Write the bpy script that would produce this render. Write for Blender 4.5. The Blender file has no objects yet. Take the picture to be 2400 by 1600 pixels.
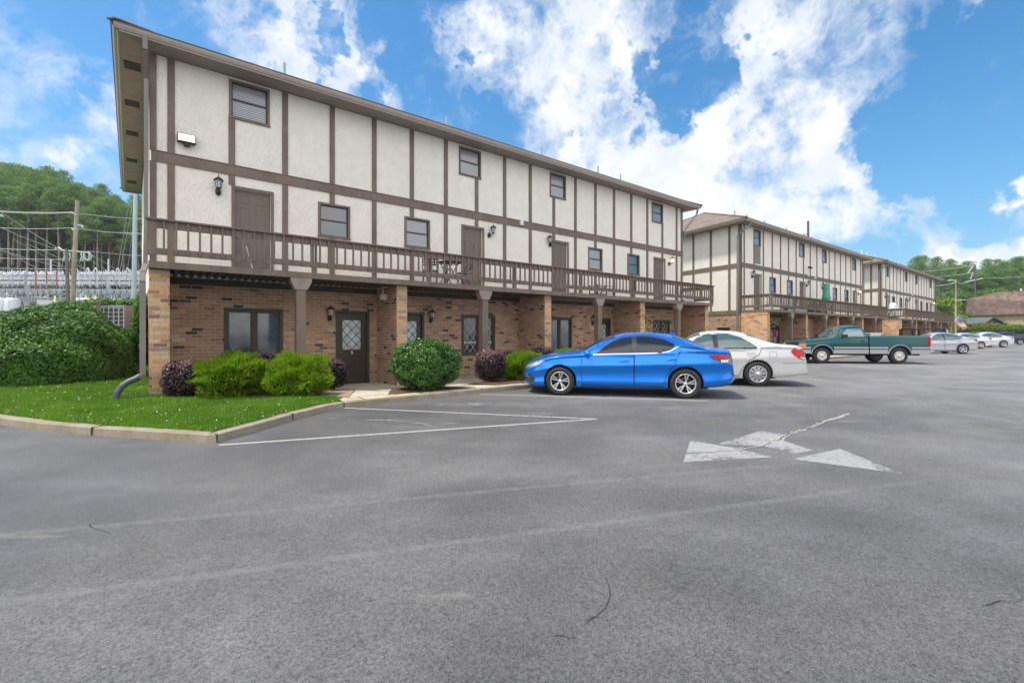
import bpy, bmesh, math, random
import numpy as np
from mathutils import Vector, Matrix
from math import sin, cos, pi, radians, sqrt, atan2
# ---------------------------------------------------------------- camera, world, sun
SC = bpy.context.scene
TH = math.atan(1385/1080)
F2 = (cos(TH), sin(TH)); R2 = (sin(TH), -cos(TH)); CH = 1.47
cd = bpy.data.cameras.new('camera'); cam = bpy.data.objects.new('camera', cd); SC.collection.objects.link(cam)
cd.sensor_width = 36; cd.lens = 36*1080/2400; cd.shift_y = -20/2400; cd.clip_end = 3000; cd.clip_start = .05
cam.location = (0, 0, CH); cam.rotation_euler = (pi/2, 0, TH-pi/2)
SC.camera = cam
SC.view_settings.view_transform = 'Standard'; SC.view_settings.look = 'None'
SC.view_settings.exposure = 0.82; SC.view_settings.gamma = 1
SC.cycles.max_bounces = 6; SC.cycles.diffuse_bounces = 3; SC.cycles.glossy_bounces = 3; SC.cycles.transmission_bounces = 4; SC.cycles.transparent_max_bounces = 6
SUN_EL, SUN_AZ = 68, 150      # azimuth of the sun, degrees counter-clockwise from +X
SKY_STR = 0.12
sl = bpy.data.lights.new('sun', 'SUN'); so = bpy.data.objects.new('sun', sl); SC.collection.objects.link(so)
sl.energy = 2.6; sl.angle = radians(5); sl.color = (1, .965, .91)
sv = Vector((cos(radians(SUN_EL))*cos(radians(SUN_AZ)), cos(radians(SUN_EL))*sin(radians(SUN_AZ)), sin(radians(SUN_EL))))
so.rotation_euler = sv.to_track_quat('Z', 'Y').to_euler()

class NT:
    """small node tree helper"""
    def __init__(s, tree): s.t = tree; s.n = tree.nodes; s.l = tree.links
    def set(s, sock, v):
        if v is None: return
        if isinstance(v, bpy.types.NodeSocket): s.l.new(v, sock)
        else:
            if isinstance(v, (tuple, list)) and len(v) == 3 and sock.type == 'RGBA': v = (*v, 1)
            sock.default_value = v
    def m(s, op, a, b=None, c=None, clamp=False):
        n = s.n.new('ShaderNodeMath'); n.operation = op; n.use_clamp = clamp
        for i, v in enumerate((a, b, c)): s.set(n.inputs[i], v)
        return n.outputs[0]
    def v(s, op, a, b=None, sc=None):
        n = s.n.new('ShaderNodeVectorMath'); n.operation = op
        s.set(n.inputs[0], a); s.set(n.inputs[1], b)
        if sc is not None: s.set(n.inputs[3], sc)
        return n.outputs['Value'] if op in ('DOT_PRODUCT', 'LENGTH', 'DISTANCE') else n.outputs[0]
    def noise(s, vec, scale, detail=4, rough=.5, dist=0.0, col=False):
        n = s.n.new('ShaderNodeTexNoise'); s.set(n.inputs['Vector'], vec)
        n.inputs['Scale'].default_value = scale; n.inputs['Detail'].default_value = detail
        n.inputs['Roughness'].default_value = rough; n.inputs['Distortion'].default_value = dist
        return n.outputs['Color' if col else 'Fac']
    def vor(s, vec, scale, feature='F1', out='Distance'):
        n = s.n.new('ShaderNodeTexVoronoi'); n.feature = feature; s.set(n.inputs['Vector'], vec); n.inputs['Scale'].default_value = scale
        return n.outputs[out]
    def mr(s, v, a, b, c=0., d=1., smooth=True):
        n = s.n.new('ShaderNodeMapRange'); n.interpolation_type = 'SMOOTHSTEP' if smooth else 'LINEAR'
        for i, x in enumerate((v, a, b, c, d)): s.set(n.inputs[i], x)
        return n.outputs[0]
    def mix(s, f, a, b, mode='MIX'):
        n = s.n.new('ShaderNodeMix'); n.data_type = 'RGBA'; n.blend_type = mode
        s.set(n.inputs[0], f); s.set(n.inputs[6], a); s.set(n.inputs[7], b)
        return n.outputs[2]
    def ramp(s, f, stops):
        n = s.n.new('ShaderNodeValToRGB'); e = n.color_ramp.elements
        while len(e) < len(stops): e.new(.5)
        for i, (p, c) in enumerate(stops): e[i].position = p; e[i].color = (*c, 1)
        s.set(n.inputs[0], f); return n.outputs[0]
    def comb(s, x, y, z):
        n = s.n.new('ShaderNodeCombineXYZ')
        for i, v in enumerate((x, y, z)): s.set(n.inputs[i], v)
        return n.outputs[0]
    def sep(s, v):
        n = s.n.new('ShaderNodeSeparateXYZ'); s.set(n.inputs[0], v); return n.outputs
    def pos(s): return s.n.new('ShaderNodeNewGeometry').outputs['Position']
    def geo(s, k): return s.n.new('ShaderNodeNewGeometry').outputs[k]
    def obj(s): return s.n.new('ShaderNodeTexCoord').outputs['Object']
    def bump(s, h, st=.3, d=.01):
        n = s.n.new('ShaderNodeBump'); n.inputs['Strength'].default_value = st; n.inputs['Distance'].default_value = d
        s.set(n.inputs['Height'], h); return n.outputs[0]

def pixdir(x, y):      # direction of the sky seen at a point of the photograph (2352 px wide view)
    u = (x*2400/2352-1200)/1080; w = (780-y*2400/2352)/1080
    return Vector((F2[0]+u*R2[0], F2[1]+u*R2[1], w)).normalized()

W = bpy.data.worlds.new('World'); SC.world = W; W.use_nodes = True
def build_world():
    t = NT(W.node_tree); t.n.clear()
    sky = t.n.new('ShaderNodeTexSky'); sky.sky_type = 'NISHITA'; sky.sun_disc = False
    sky.sun_elevation = radians(SUN_EL); sky.sun_rotation = radians(90-SUN_AZ)
    sky.air_density = 1.0; sky.dust_density = .6; sky.ozone_density = 2.5
    hs = t.n.new('ShaderNodeHueSaturation'); hs.inputs['Saturation'].default_value = 1.33; hs.inputs['Value'].default_value = .88; hs.inputs['Hue'].default_value = .492
    t.l.new(sky.outputs[0], hs.inputs['Color'])
    d = t.n.new('ShaderNodeTexCoord').outputs['Generated']
    d = t.v('NORMALIZE', d)
    warp = t.noise(d, 5, 6, .6, col=True)
    dw = t.v('ADD', d, t.v('SCALE', t.v('SUBTRACT', warp, (.5, .5, .5)), sc=.11))
    # soft cloud banks: direction, angular radius, strength
    B = [(150,180,7,.95),(225,170,7,1.0),(90,205,5.5,.9),(260,250,5.5,.8),(20,385,7,1.1),(-60,430,10,1),(215,405,5.5,.5),(330,50,5.5,.5),(205,30,3.5,.3),
         (560,110,6,.6),(690,150,7,.78),(830,165,6.5,.8),(930,190,4.5,.75),(1060,40,6,.5),(1210,60,9,1.0),(1330,110,9.5,1.1),(1440,150,8,1.05),(1180,190,6,.55),(1130,260,5,.5),
         (1350,290,8.5,1.0),(1480,350,8.5,1.05),(1600,370,8.5,1.05),(1750,350,10,1.3),(1880,330,9.5,1.35),(1960,400,8.5,1.35),(1800,450,10,1.35),(1650,460,9,1.2),(1930,520,7,1.3),(1550,430,8,1.1),(1300,400,5,.6),
         (1560,20,6,.85),(1720,20,8,.95),(1860,30,9,1.0),(1990,20,8,.9),(1800,120,6,.8),(1670,200,4,.6),(1850,240,5,.6),(2010,80,5,.55),
         (2100,190,6,1.05),(2200,220,5.5,1.0),(2040,230,4.5,.8),(2280,200,4,.7),(2320,450,8,1.6),(2350,540,9,1.6),(2260,565,6,1.3),(2450,480,8,1),(2250,585,4,.5)]
    acc = None
    for x, y, r, st in B:
        dv = pixdir(x, y)
        dt = t.v('DOT_PRODUCT', dw, tuple(dv))
        v = t.mr(dt, cos(radians(r*1.55)), 1.0, -.25, st*1.02, smooth=False)
        acc = v if acc is None else t.m('SMOOTH_MAX', acc, v, .25)
    # open blue gaps
    for x, y, r, st in [(1585,90,3.5,.7),(1610,180,3,.6),(2230,40,8,1.),(2150,330,4.5,.7),(2150,430,5,.8),(2120,520,4,.7),(1010,300,4,.6),(900,50,3,.4),(430,150,3.5,.5),(120,290,5,.7),(150,40,4.5,.6),(950,120,2.5,.6),(1120,330,3.5,.6),(1490,240,3,.4),(1740,250,2.5,.5),(2350,300,4,.6)]:
        v = t.mr(t.v('DOT_PRODUCT', dw, tuple(pixdir(x, y))), cos(radians(r*1.9)), 1.0, 0, st*.55, smooth=True)
        acc = t.m('SUBTRACT', acc, v)
    # unseen sky behind the camera: broad clouds, shaped to light the facade
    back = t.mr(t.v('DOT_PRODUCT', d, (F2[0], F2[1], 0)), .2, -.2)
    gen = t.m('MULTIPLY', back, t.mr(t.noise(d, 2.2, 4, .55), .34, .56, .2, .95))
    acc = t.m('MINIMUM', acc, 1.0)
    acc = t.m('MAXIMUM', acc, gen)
    # cloud density: billows, then fine ragged detail
    n1 = t.noise(dw, 4.2, 4, .5); n3 = t.noise(dw, 13, 8, .66, .6); n2 = t.noise(d, 3, 5, .55)
    det = t.m('ADD', t.m('MULTIPLY', t.m('SUBTRACT', n1, .5), 1.25), t.m('MULTIPLY', t.m('SUBTRACT', n3, .5), 1.35))
    dens = t.m('ADD', t.m('MULTIPLY', acc, 1.05), det)
    dens = t.mr(dens, .12, 1.12)
    sh1 = t.noise(t.v('ADD', dw, (-.02, .01, .045)), 9, 6, .6); sh0 = t.noise(dw, 9, 6, .6)
    shade = t.mr(t.m('ADD', t.m('ADD', t.m('MULTIPLY', n2, .55), t.m('MULTIPLY', t.m('SUBTRACT', sh0, sh1), 1.1)), t.m('MULTIPLY', t.m('SUBTRACT', dens, .5), .12)), .12, .52)
    cc = t.mix(shade, (.80, .855, .93), (1.0, 1.0, 1.0))
    # horizon light
    z = t.sep(d)[2]
    hz = t.mr(z, -.02, .45, 1, 0)
    skyc = t.mix(t.m('MULTIPLY', hz, .6), hs.outputs[0], tuple(v/SKY_STR for v in (.09, .275, .47)))
    cc = t.mix(back, cc, (1.0, .965, .92))  # rear clouds warmed and brightened beyond those in view, to light the facade
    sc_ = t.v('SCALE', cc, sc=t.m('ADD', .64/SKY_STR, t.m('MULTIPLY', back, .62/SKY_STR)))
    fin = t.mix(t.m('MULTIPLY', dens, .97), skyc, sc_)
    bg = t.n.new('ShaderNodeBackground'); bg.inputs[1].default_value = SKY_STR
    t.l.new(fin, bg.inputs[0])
    out = t.n.new('ShaderNodeOutputWorld'); t.l.new(bg.outputs[0], out.inputs[0])
build_world()
W.cycles.sampling_method = 'MANUAL'; W.cycles.sample_map_resolution = 1024

# ---------------------------------------------------------------- materials
MATS = {}
def mat(name, fn=None, base=(.5, .5, .5), rough=.6, metal=0., spec=.5, coat=0., emis=None, var=0., vscale=4, bumpn=0.):
    if name in MATS: return MATS[name]
    m = bpy.data.materials.new(name); m.use_nodes = True; t = NT(m.node_tree)
    b = t.n['Principled BSDF']
    b.inputs['Roughness'].default_value = rough; b.inputs['Metallic'].default_value = metal
    b.inputs['Specular IOR Level'].default_value = spec; b.inputs['Coat Weight'].default_value = coat
    b.inputs['Base Color'].default_value = (*base, 1)
    if coat: b.inputs['Coat Roughness'].default_value = .03
    if emis: b.inputs['Emission Color'].default_value = (*emis[0], 1); b.inputs['Emission Strength'].default_value = emis[1]
    if var:
        n = t.noise(t.pos(), vscale, 5, .6)
        k = t.mr(n, .3, .7, 1-var, 1+var)
        t.l.new(t.v('SCALE', t.comb(*base), sc=k), b.inputs['Base Color'])
        if bumpn: t.l.new(t.bump(t.noise(t.pos(), vscale*9, 4), bumpn, .01), b.inputs['Normal'])
    if fn: fn(t, b)
    MATS[name] = m; return m

def f_stucco(t, b):
    p = t.pos()
    n = t.noise(p, 3.0, 5, .6); k = t.mr(n, .3, .7, .955, 1.02)
    x, y, z = t.sep(p)
    st = t.noise(t.comb(t.m('MULTIPLY', t.m('ADD', x, y), 2.3), y, t.m('MULTIPLY', z, .6)), 1, 3, .5)
    k = t.m('MULTIPLY', k, t.mr(st, .45, .8, 1.0, .965))
    t.l.new(t.v('SCALE', (.83, .775, .69), sc=k), b.inputs['Base Color'])
    # trowel swirls
    sw = t.n.new('ShaderNodeTexWave'); sw.inputs['Scale'].default_value = 2.3; sw.inputs['Distortion'].default_value = 14; sw.inputs['Detail'].default_value = 3
    sw.inputs['Detail Scale'].default_value = 1.6; t.l.new(p, sw.inputs['Vector'])
    h = t.m('ADD', t.mr(sw.outputs['Fac'], .7, 1.0), t.m('MULTIPLY', t.noise(p, 35, 5, .65), .8))
    t.l.new(t.bump(h, .55, .012), b.inputs['Normal'])
mat('stucco', f_stucco, rough=.9, spec=.2)

def f_brick(t, b, warm=0.0):
    p = t.pos(); nrm = t.geo('True Normal')
    x, y, z = t.sep(p); nx, ny, nz = t.sep(nrm)
    ax = t.m('GREATER_THAN', t.m('ABSOLUTE', nx), .6)
    u = t.m('ADD', t.m('MULTIPLY', x, t.m('SUBTRACT', 1, ax)), t.m('MULTIPLY', y, ax))
    ch, cl, mt = .084, .243, .0118
    row = t.m('FLOOR', t.m('DIVIDE', z, ch))
    off = t.m('MULTIPLY', t.m('MODULO', t.m('ABSOLUTE', row), 2), cl/2)
    uu = t.m('DIVIDE', t.m('ADD', u, t.m('ADD', off, 100*cl)), cl)
    col = t.m('FLOOR', uu)
    fu = t.m('MULTIPLY', t.m('FRACT', uu), cl); fv = t.m('MULTIPLY', t.m('FRACT', t.m('DIVIDE', t.m('ADD', z, 100*ch), ch)), ch)
    jit = t.m('MULTIPLY', t.m('SUBTRACT', t.noise(p, 30, 2), .5), .010)
    du = t.m('MINIMUM', fu, t.m('SUBTRACT', cl, fu)); dv = t.m('MINIMUM', fv, t.m('SUBTRACT', ch, fv))
    dm = t.m('ADD', t.m('MINIMUM', du, dv), jit)
    isb = t.mr(dm, mt*.45, mt*.75)
    wn = t.n.new('ShaderNodeTexWhiteNoise'); wn.noise_dimensions = '3D'
    t.l.new(t.comb(col, row, ax), wn.inputs['Vector'])
    r1 = wn.outputs['Value']; r2, r3, _ = t.sep(wn.outputs['Color'])
    big = t.noise(p, .7, 3)
    if warm:
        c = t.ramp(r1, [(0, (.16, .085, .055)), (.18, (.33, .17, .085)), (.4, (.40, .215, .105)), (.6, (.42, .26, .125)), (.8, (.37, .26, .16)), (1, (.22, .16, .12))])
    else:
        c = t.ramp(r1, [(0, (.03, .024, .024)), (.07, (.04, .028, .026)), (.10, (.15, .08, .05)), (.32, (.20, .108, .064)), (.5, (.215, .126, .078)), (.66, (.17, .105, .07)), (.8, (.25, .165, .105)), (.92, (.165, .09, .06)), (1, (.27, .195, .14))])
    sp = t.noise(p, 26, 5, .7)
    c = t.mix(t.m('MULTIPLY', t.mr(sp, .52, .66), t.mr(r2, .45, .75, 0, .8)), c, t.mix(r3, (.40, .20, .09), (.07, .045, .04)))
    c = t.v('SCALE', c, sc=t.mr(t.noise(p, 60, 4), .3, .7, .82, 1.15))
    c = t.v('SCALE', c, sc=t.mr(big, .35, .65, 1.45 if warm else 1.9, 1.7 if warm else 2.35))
    mc = t.mix(t.noise(p, 5, 4), (.42, .36, .28), (.55, .48, .38))
    t.l.new(t.mix(isb, mc, c), b.inputs['Base Color'])
    h = t.m('ADD', isb, t.m('MULTIPLY', t.noise(p, 70, 4), .3))
    t.l.new(t.bump(h, .9, .009), b.inputs['Normal'])
mat('brick', lambda t, b: f_brick(t, b, 0), rough=.85, spec=.25)
mat('brick_lit', lambda t, b: f_brick(t, b, 1), rough=.85, spec=.25)  # lit copy of brick: stronger light on pier fronts put into the colour

def f_wood(base, amt=.16):
    def f(t, b):
        p = t.pos(); x, y, z = t.sep(p)
        n = t.noise(t.comb(t.m('MULTIPLY', x, 3), t.m('MULTIPLY', y, 3), t.m('MULTIPLY', z, 1.2)), 1.4, 6, .65)
        n2 = t.noise(p, 45, 3, .6)
        k = t.m('MULTIPLY', t.mr(n, .3, .7, 1-amt, 1+amt), t.mr(n2, .3, .7, .93, 1.06))
        t.l.new(t.v('SCALE', base, sc=k), b.inputs['Base Color'])
        t.l.new(t.bump(t.noise(p, 60, 4), .35, .004), b.inputs['Normal'])
    return f
mat('trim', f_wood((.180, .138, .108)), rough=.65, spec=.35)
mat('trim_dark', f_wood((.075, .058, .042)), rough=.6, spec=.35)
mat('trim_light', f_wood((.26, .215, .175)), rough=.5, spec=.4)
mat('door_paint', f_wood((.165, .13, .107), .05), rough=.45, spec=.4)
mat('door_dark', f_wood((.058, .043, .030), .06), rough=.42, spec=.4)
mat('soffit', f_wood((.25, .21, .18), .10), rough=.7)
mat('soffit_end', f_wood((.35, .25, .215), .10), rough=.7)
mat('corrugated', f_wood((.125, .10, .08), .3), rough=.5, spec=.4)
mat('balcony_soffit', f_wood((.17, .14, .115), .15), rough=.7)
mat('window_frame', base=(.035, .033, .034), rough=.4)
def f_glass(t, b):
    p = t.pos()
    n = t.bump(t.noise(p, 1.3, 2), .12, .05)
    t.l.new(n, b.inputs['Normal'])
mat('glass', f_glass, base=(.035, .045, .05), rough=.03, spec=1.0, coat=.6)
def f_blind(t, b):
    p = t.pos(); z = t.sep(p)[2]
    w = t.m('FRACT', t.m('MULTIPLY', z, 22))
    t.l.new(t.mix(t.mr(w, .15, .45), (.07, .08, .09), (.27, .29, .31)), b.inputs['Base Color'])
mat('blinds', f_blind, rough=.25, spec=.9, coat=.8)
mat('curtain_glass', lambda t, b: t.l.new(t.mix(t.mr(t.noise(t.pos(), 2.5, 3), .35, .65), (.045, .06, .075), (.11, .135, .15)), b.inputs['Base Color']), rough=.10, spec=.8, coat=.4)
mat('lattice_glass', base=(.035, .04, .045), rough=.08, spec=.8)
mat('door_glass', lambda t, b: t.l.new(t.mix(t.mr(t.noise(t.pos(), 6, 3), .35, .65), (.42, .50, .50), (.62, .68, .67)), b.inputs['Base Color']), rough=.15, spec=.8)
mat('dark_glass_blue', f_glass, base=(.03, .05, .065), rough=.05, spec=1., coat=1.)
mat('lattice_white', base=(.62, .6, .53), rough=.5)
mat('white_plastic', base=(.75, .75, .72), rough=.4)
mat('black_metal', base=(.018, .018, .018), rough=.35, spec=.5)
mat('brass', base=(.5, .42, .3), rough=.2, metal=1)
mat('lamp_glass', base=(.45, .47, .48), rough=.05, spec=.8)
mat('lit_lamp', base=(1, .93, .8), emis=((1, .74, .42), 1.1))
mat('plate_black', base=(.01, .01, .01), rough=.3)
mat('gutter', base=(.36, .31, .27), rough=.35, spec=.5, var=.06)
mat('drip_edge', base=(.72, .68, .6), rough=.35)
mat('downspout', base=(.21, .185, .16), rough=.35, spec=.5, var=.08)
mat('corrugated_pipe', base=(.055, .065, .075), rough=.45, spec=.5)
def f_shingle(t, b):
    p = t.obj(); x, y, z = t.sep(p)
    r = t.m('MULTIPLY', z, 1/.058); row = t.m('FLOOR', r)
    u = t.m('ADD', t.m('MULTIPLY', t.m('ADD', x, y), 3.2), t.m('MULTIPLY', row, .37))
    wn = t.n.new('ShaderNodeTexWhiteNoise'); wn.noise_dimensions = '2D'; t.l.new(t.comb(t.m('FLOOR', u), row, 0), wn.inputs['Vector'])
    c = t.ramp(wn.outputs['Value'], [(0, (.15, .118, .098)), (.5, (.20, .155, .13)), (1, (.25, .2, .165))])
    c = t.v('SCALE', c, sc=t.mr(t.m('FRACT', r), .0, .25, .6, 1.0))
    c = t.v('SCALE', c, sc=t.mr(t.noise(p, 1.2, 4), .3, .7, .88, 1.1))
    t.l.new(c, b.inputs['Base Color'])
mat('shingles', f_shingle, rough=.9, spec=.2)
def f_mansard(t, b):
    p = t.obj(); x, y, z = t.sep(p)
    r = t.m('MULTIPLY', z, 1/.40); row = t.m('FLOOR', r)
    wn = t.n.new('ShaderNodeTexWhiteNoise'); wn.noise_dimensions = '2D'; t.l.new(t.comb(t.m('FLOOR', t.m('MULTIPLY', t.m('ADD', x, y), 2.2)), row, 0), wn.inputs['Vector'])
    c = t.ramp(wn.outputs['Value'], [(0, (.16, .105, .085)), (.5, (.205, .14, .115)), (1, (.25, .175, .145))])
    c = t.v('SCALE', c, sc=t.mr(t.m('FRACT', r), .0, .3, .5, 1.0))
    t.l.new(t.v('SCALE', c, sc=t.mr(t.noise(p, .8, 4), .3, .7, .85, 1.12)), b.inputs['Base Color'])
mat('mansard_shingles', f_mansard, rough=.9, spec=.2)
def f_tanbrick(t, b):
    p = t.obj(); x, y, z = t.sep(p)
    row = t.m('FLOOR', t.m('MULTIPLY', z, 12)); wn = t.n.new('ShaderNodeTexWhiteNoise'); wn.noise_dimensions = '2D'
    t.l.new(t.comb(t.m('FLOOR', t.m('MULTIPLY', t.m('ADD', x, y), 4.2)), row, 0), wn.inputs['Vector'])
    c = t.mix(wn.outputs['Value'], (.33, .235, .15), (.50, .39, .27))
    t.l.new(t.v('SCALE', c, sc=t.mr(t.noise(p, .5, 3), .3, .7, .9, 1.08)), b.inputs['Base Color'])
mat('tan_brick', f_tanbrick, rough=.9)

def f_asphalt(t, b):
    p = t.pos(); x, y, z = t.sep(p)
    big = t.noise(p, .22, 5, .55, .6); mid = t.noise(p, 1.1, 5, .6)
    sx = t.m('ADD', t.m('MULTIPLY', x, .77), t.m('MULTIPLY', y, -.63)); sy = t.m('ADD', t.m('MULTIPLY', x, .63), t.m('MULTIPLY', y, .77))
    streak = t.noise(t.comb(t.m('MULTIPLY', sx, .35), t.m('MULTIPLY', sy, 1.3), 0), 1, 5, .6)
    fine = t.noise(p, 55, 3, .7); vf = t.vor(p, 110, out='Color'); vr, vg, vb = t.sep(vf)
    # newer, darker sealed patch near the left kerb ; paler towards the far right
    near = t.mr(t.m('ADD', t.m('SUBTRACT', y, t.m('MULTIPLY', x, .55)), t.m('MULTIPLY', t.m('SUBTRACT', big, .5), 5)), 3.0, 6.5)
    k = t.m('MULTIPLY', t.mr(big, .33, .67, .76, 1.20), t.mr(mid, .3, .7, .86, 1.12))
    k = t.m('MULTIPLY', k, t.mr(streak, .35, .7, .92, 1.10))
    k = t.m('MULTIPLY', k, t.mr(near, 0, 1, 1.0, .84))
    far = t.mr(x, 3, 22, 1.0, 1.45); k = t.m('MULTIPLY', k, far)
    base = t.mix(t.mr(t.noise(p, .5, 3), .4, .65), (.119, .117, .118), (.123, .120, .115))
    c = t.v('SCALE', base, sc=k)
    # aggregate: fine pale and dark grains, washed out where sealed
    ag = t.mr(near, 0, 1, 1.0, .6)
    g1 = t.noise(p, 85, 3, .8); g2 = t.noise(p, 190, 2, .8); g3 = t.noise(t.v('ADD', p, (7, 3, 1)), 120, 2, .7)
    v1 = t.sep(t.vor(p, 125, out='Color'))[0]; v2 = t.sep(t.vor(p, 55, out='Color'))[1]
    gr = t.m('ADD', t.m('ADD', t.m('MULTIPLY', t.m('SUBTRACT', g1, .5), .9), t.m('MULTIPLY', t.m('SUBTRACT', v1, .5), .66)), t.m('MULTIPLY', t.m('SUBTRACT', v2, .5), .26))
    c = t.v('SCALE', c, sc=t.m('ADD', 1.03, t.m('MULTIPLY', gr, t.m('MULTIPLY', ag, 1.15))))
    c = t.mix(t.m('MULTIPLY', t.mr(g3, .66, .72), t.m('MULTIPLY', ag, .55)), c, (.36, .35, .33))
    c = t.mix(t.m('MULTIPLY', t.mr(g3, .33, .28), .5), c, (.04, .04, .043))
    # dusty tan stains
    st = t.m('MULTIPLY', t.mr(t.noise(t.comb(t.m('MULTIPLY', sx, .5), t.m('MULTIPLY', sy, 1.6), 3), 1.2, 6, .62), .62, .74), .45)
    c = t.mix(st, c, (.30, .28, .24))
    # ghosts of two old painted lines
    for nx, ny, cc in [(0.3623, 0.9321, 3.2135), (0.3915, 0.9202, 4.1972)]:
        dl = t.m('ABSOLUTE', t.m('SUBTRACT', t.m('ADD', t.m('MULTIPLY', x, nx), t.m('MULTIPLY', y, ny)), cc))
        ln = t.m('MULTIPLY', t.m('MULTIPLY', t.mr(dl, .055, .02), t.mr(x, 7.5, 4.5)), t.mr(t.noise(p, 12, 5, .8), .40, .62, .08, .5))
        c = t.mix(ln, c, (.20, .20, .198))
    # hairline cracks
    cv = t.n.new('ShaderNodeTexVoronoi'); cv.feature = 'DISTANCE_TO_EDGE'; cv.inputs['Scale'].default_value = .33
    wp = t.v('ADD', p, t.v('SCALE', t.noise(p, 1.6, 6, .65, col=True), sc=.9)); t.l.new(wp, cv.inputs['Vector'])
    cr = t.m('MULTIPLY', t.mr(cv.outputs['Distance'], .0030, .0008), t.mr(t.noise(p, .45, 3), .50, .58))
    c = t.mix(t.m('MULTIPLY', cr, .65), c, (.05, .05, .052))
    t.l.new(c, b.inputs['Base Color'])
    h = t.m('ADD', g1, g2)
    t.l.new(t.bump(t.m('MULTIPLY', h, ag), .55, .006), b.inputs['Normal'])
    t.l.new(t.mr(near, 0, 1, .82, .62), b.inputs['Roughness'])
mat('asphalt', f_asphalt, rough=.8, spec=.35)
def f_paint(cov, col, sc=9.):
    def f(t, b):
        p = t.pos(); n = t.noise(p, sc, 7, .72); n2 = t.noise(p, 1.7, 4); g = t.noise(p, 85, 3, .8)
        a = t.mr(t.m('ADD', t.m('ADD', t.m('MULTIPLY', n, .5), t.m('MULTIPLY', n2, .5)), t.m('MULTIPLY', t.m('SUBTRACT', g, .5), .45)), cov-.07, cov+.07)
        t.l.new(t.v('SCALE', col, sc=t.mr(n, .3, .7, .85, 1.08)), b.inputs['Base Color'])
        tr = t.n.new('ShaderNodeBsdfTransparent'); ms = t.n.new('ShaderNodeMixShader'); t.l.new(a, ms.inputs[0]); t.l.new(tr.outputs[0], ms.inputs[1]); t.l.new(b.outputs[0], ms.inputs[2]); t.l.new(ms.outputs[0], t.n['Material Output'].inputs['Surface'])
    return f
mat('road_paint', f_paint(.395, (.35, .34, .32), 14.), rough=.75); mat('worn_paint', f_paint(.425, (.29, .288, .278), 15.), rough=.75); mat('ghost_paint', f_paint(.49, (.160, .160, .160), 18.), rough=.8); mat('dust', f_paint(.51, (.20, .19, .17), 5.), rough=.9)
mat('crack', base=(.035, .034, .033), rough=.9)
mat('crack_fill', base=(.34, .32, .28), rough=.9, var=.25, vscale=20)
def f_conc(base, warm=.15):
    def f(t, b):
        p = t.pos(); n = t.noise(p, 2.2, 6, .65); n2 = t.noise(p, 30, 4, .6)
        c = t.mix(t.mr(n, .35, .68), base, tuple(v*w for v, w in zip(base, (.78, .74, .66))))
        c = t.v('SCALE', c, sc=t.mr(n2, .3, .7, .86, 1.1))
        dk = t.mr(t.noise(p, 1.3, 6, .7), .5, .7, 0, .55)
        t.l.new(t.mix(dk, c, (.14, .12, .09)), b.inputs['Base Color'])
        t.l.new(t.bump(n2, .4, .006), b.inputs['Normal'])
    return f
mat('kerb_concrete', f_conc((.31, .27, .205)), rough=.9, spec=.2)
mat('walk_concrete', f_conc((.52, .47, .375)), rough=.9, spec=.2)
mat('step_concrete', f_conc((.42, .33, .25)), rough=.9, spec=.2)
mat('mulch', lambda t, b: t.l.new(t.mix(t.mr(t.noise(t.pos(), 25, 5, .7), .35, .65), (.045, .026, .017), (.17, .105, .065)), b.inputs['Base Color']), rough=1, spec=.1)
mat('leaf_litter', lambda t, b: t.l.new(t.mix(t.mr(t.noise(t.pos(), 30, 5, .7), .35, .65), (.16, .11, .06), (.42, .33, .22)), b.inputs['Base Color']), rough=1, spec=.1)
def f_ground(t, b):
    p = t.pos(); n = t.noise(p, .35, 5); n2 = t.noise(p, 14, 5, .7)
    x, y, z = t.sep(p); c = t.mix(t.mr(n, .35, .65), (.03, .085, .012), (.06, .12, .02)); c = t.mix(t.mr(t.m('ADD', y, t.m('MULTIPLY', n, 8)), 58, 62), c, (.04, .045, .025))
    c = t.v('SCALE', c, sc=t.mr(n2, .3, .7, .55, 1.3)); t.l.new(c, b.inputs['Base Color'])
mat('grass_ground', f_ground, rough=1, spec=.1)
mat('gravel', base=(.36, .35, .33), rough=.95, var=.2, vscale=3)

def leafmat(name, dark, light, rough=.45, spec=.4, tr=.25, vs=2.0):
    def f(t, b):
        p = t.pos(); rnd = t.geo('Random Per Island')
        n = t.noise(p, vs, 3)
        k = t.m('ADD', t.m('MULTIPLY', rnd, .6), t.m('MULTIPLY', t.mr(n, .3, .7), .4))
        c = t.mix(k, dark, light); t.l.new(c, b.inputs['Base Color'])
        tl = t.n.new('ShaderNodeBsdfTranslucent'); t.l.new(t.v('SCALE', c, sc=1.3), tl.inputs[0])
        ms = t.n.new('ShaderNodeMixShader'); ms.inputs[0].default_value = tr
        t.l.new(b.outputs[0], ms.inputs[1]); t.l.new(tl.outputs[0], ms.inputs[2])
        t.l.new(ms.outputs[0], t.n['Material Output'].inputs['Surface'])
    return mat(name, f, rough=rough, spec=spec)
leafmat('leaf_holly', (.016, .06, .010), (.07, .175, .025), .33, .45, .15)
leafmat('leaf_holly_new', (.09, .22, .02), (.18, .34, .05), .4, .3, .25)
leafmat('leaf_hedge', (.020, .065, .010), (.095, .22, .022), .42, .3, .15)
leafmat('leaf_lime', (.10, .21, .010), (.25, .38, .015), .6, .2, .35)
leafmat('leaf_lime_in', (.035, .10, .01), (.09, .19, .012), .6, .2, .3)
leafmat('leaf_purple', (.022, .014, .017), (.075, .042, .046), .4, .5, .15)
leafmat('leaf_pink', (.20, .085, .095), (.40, .25, .26), .45, .4, .3)
leafmat('leaf_pine', (.06, .145, .03), (.17, .29, .06), .6, .2, .3, .12)
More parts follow.
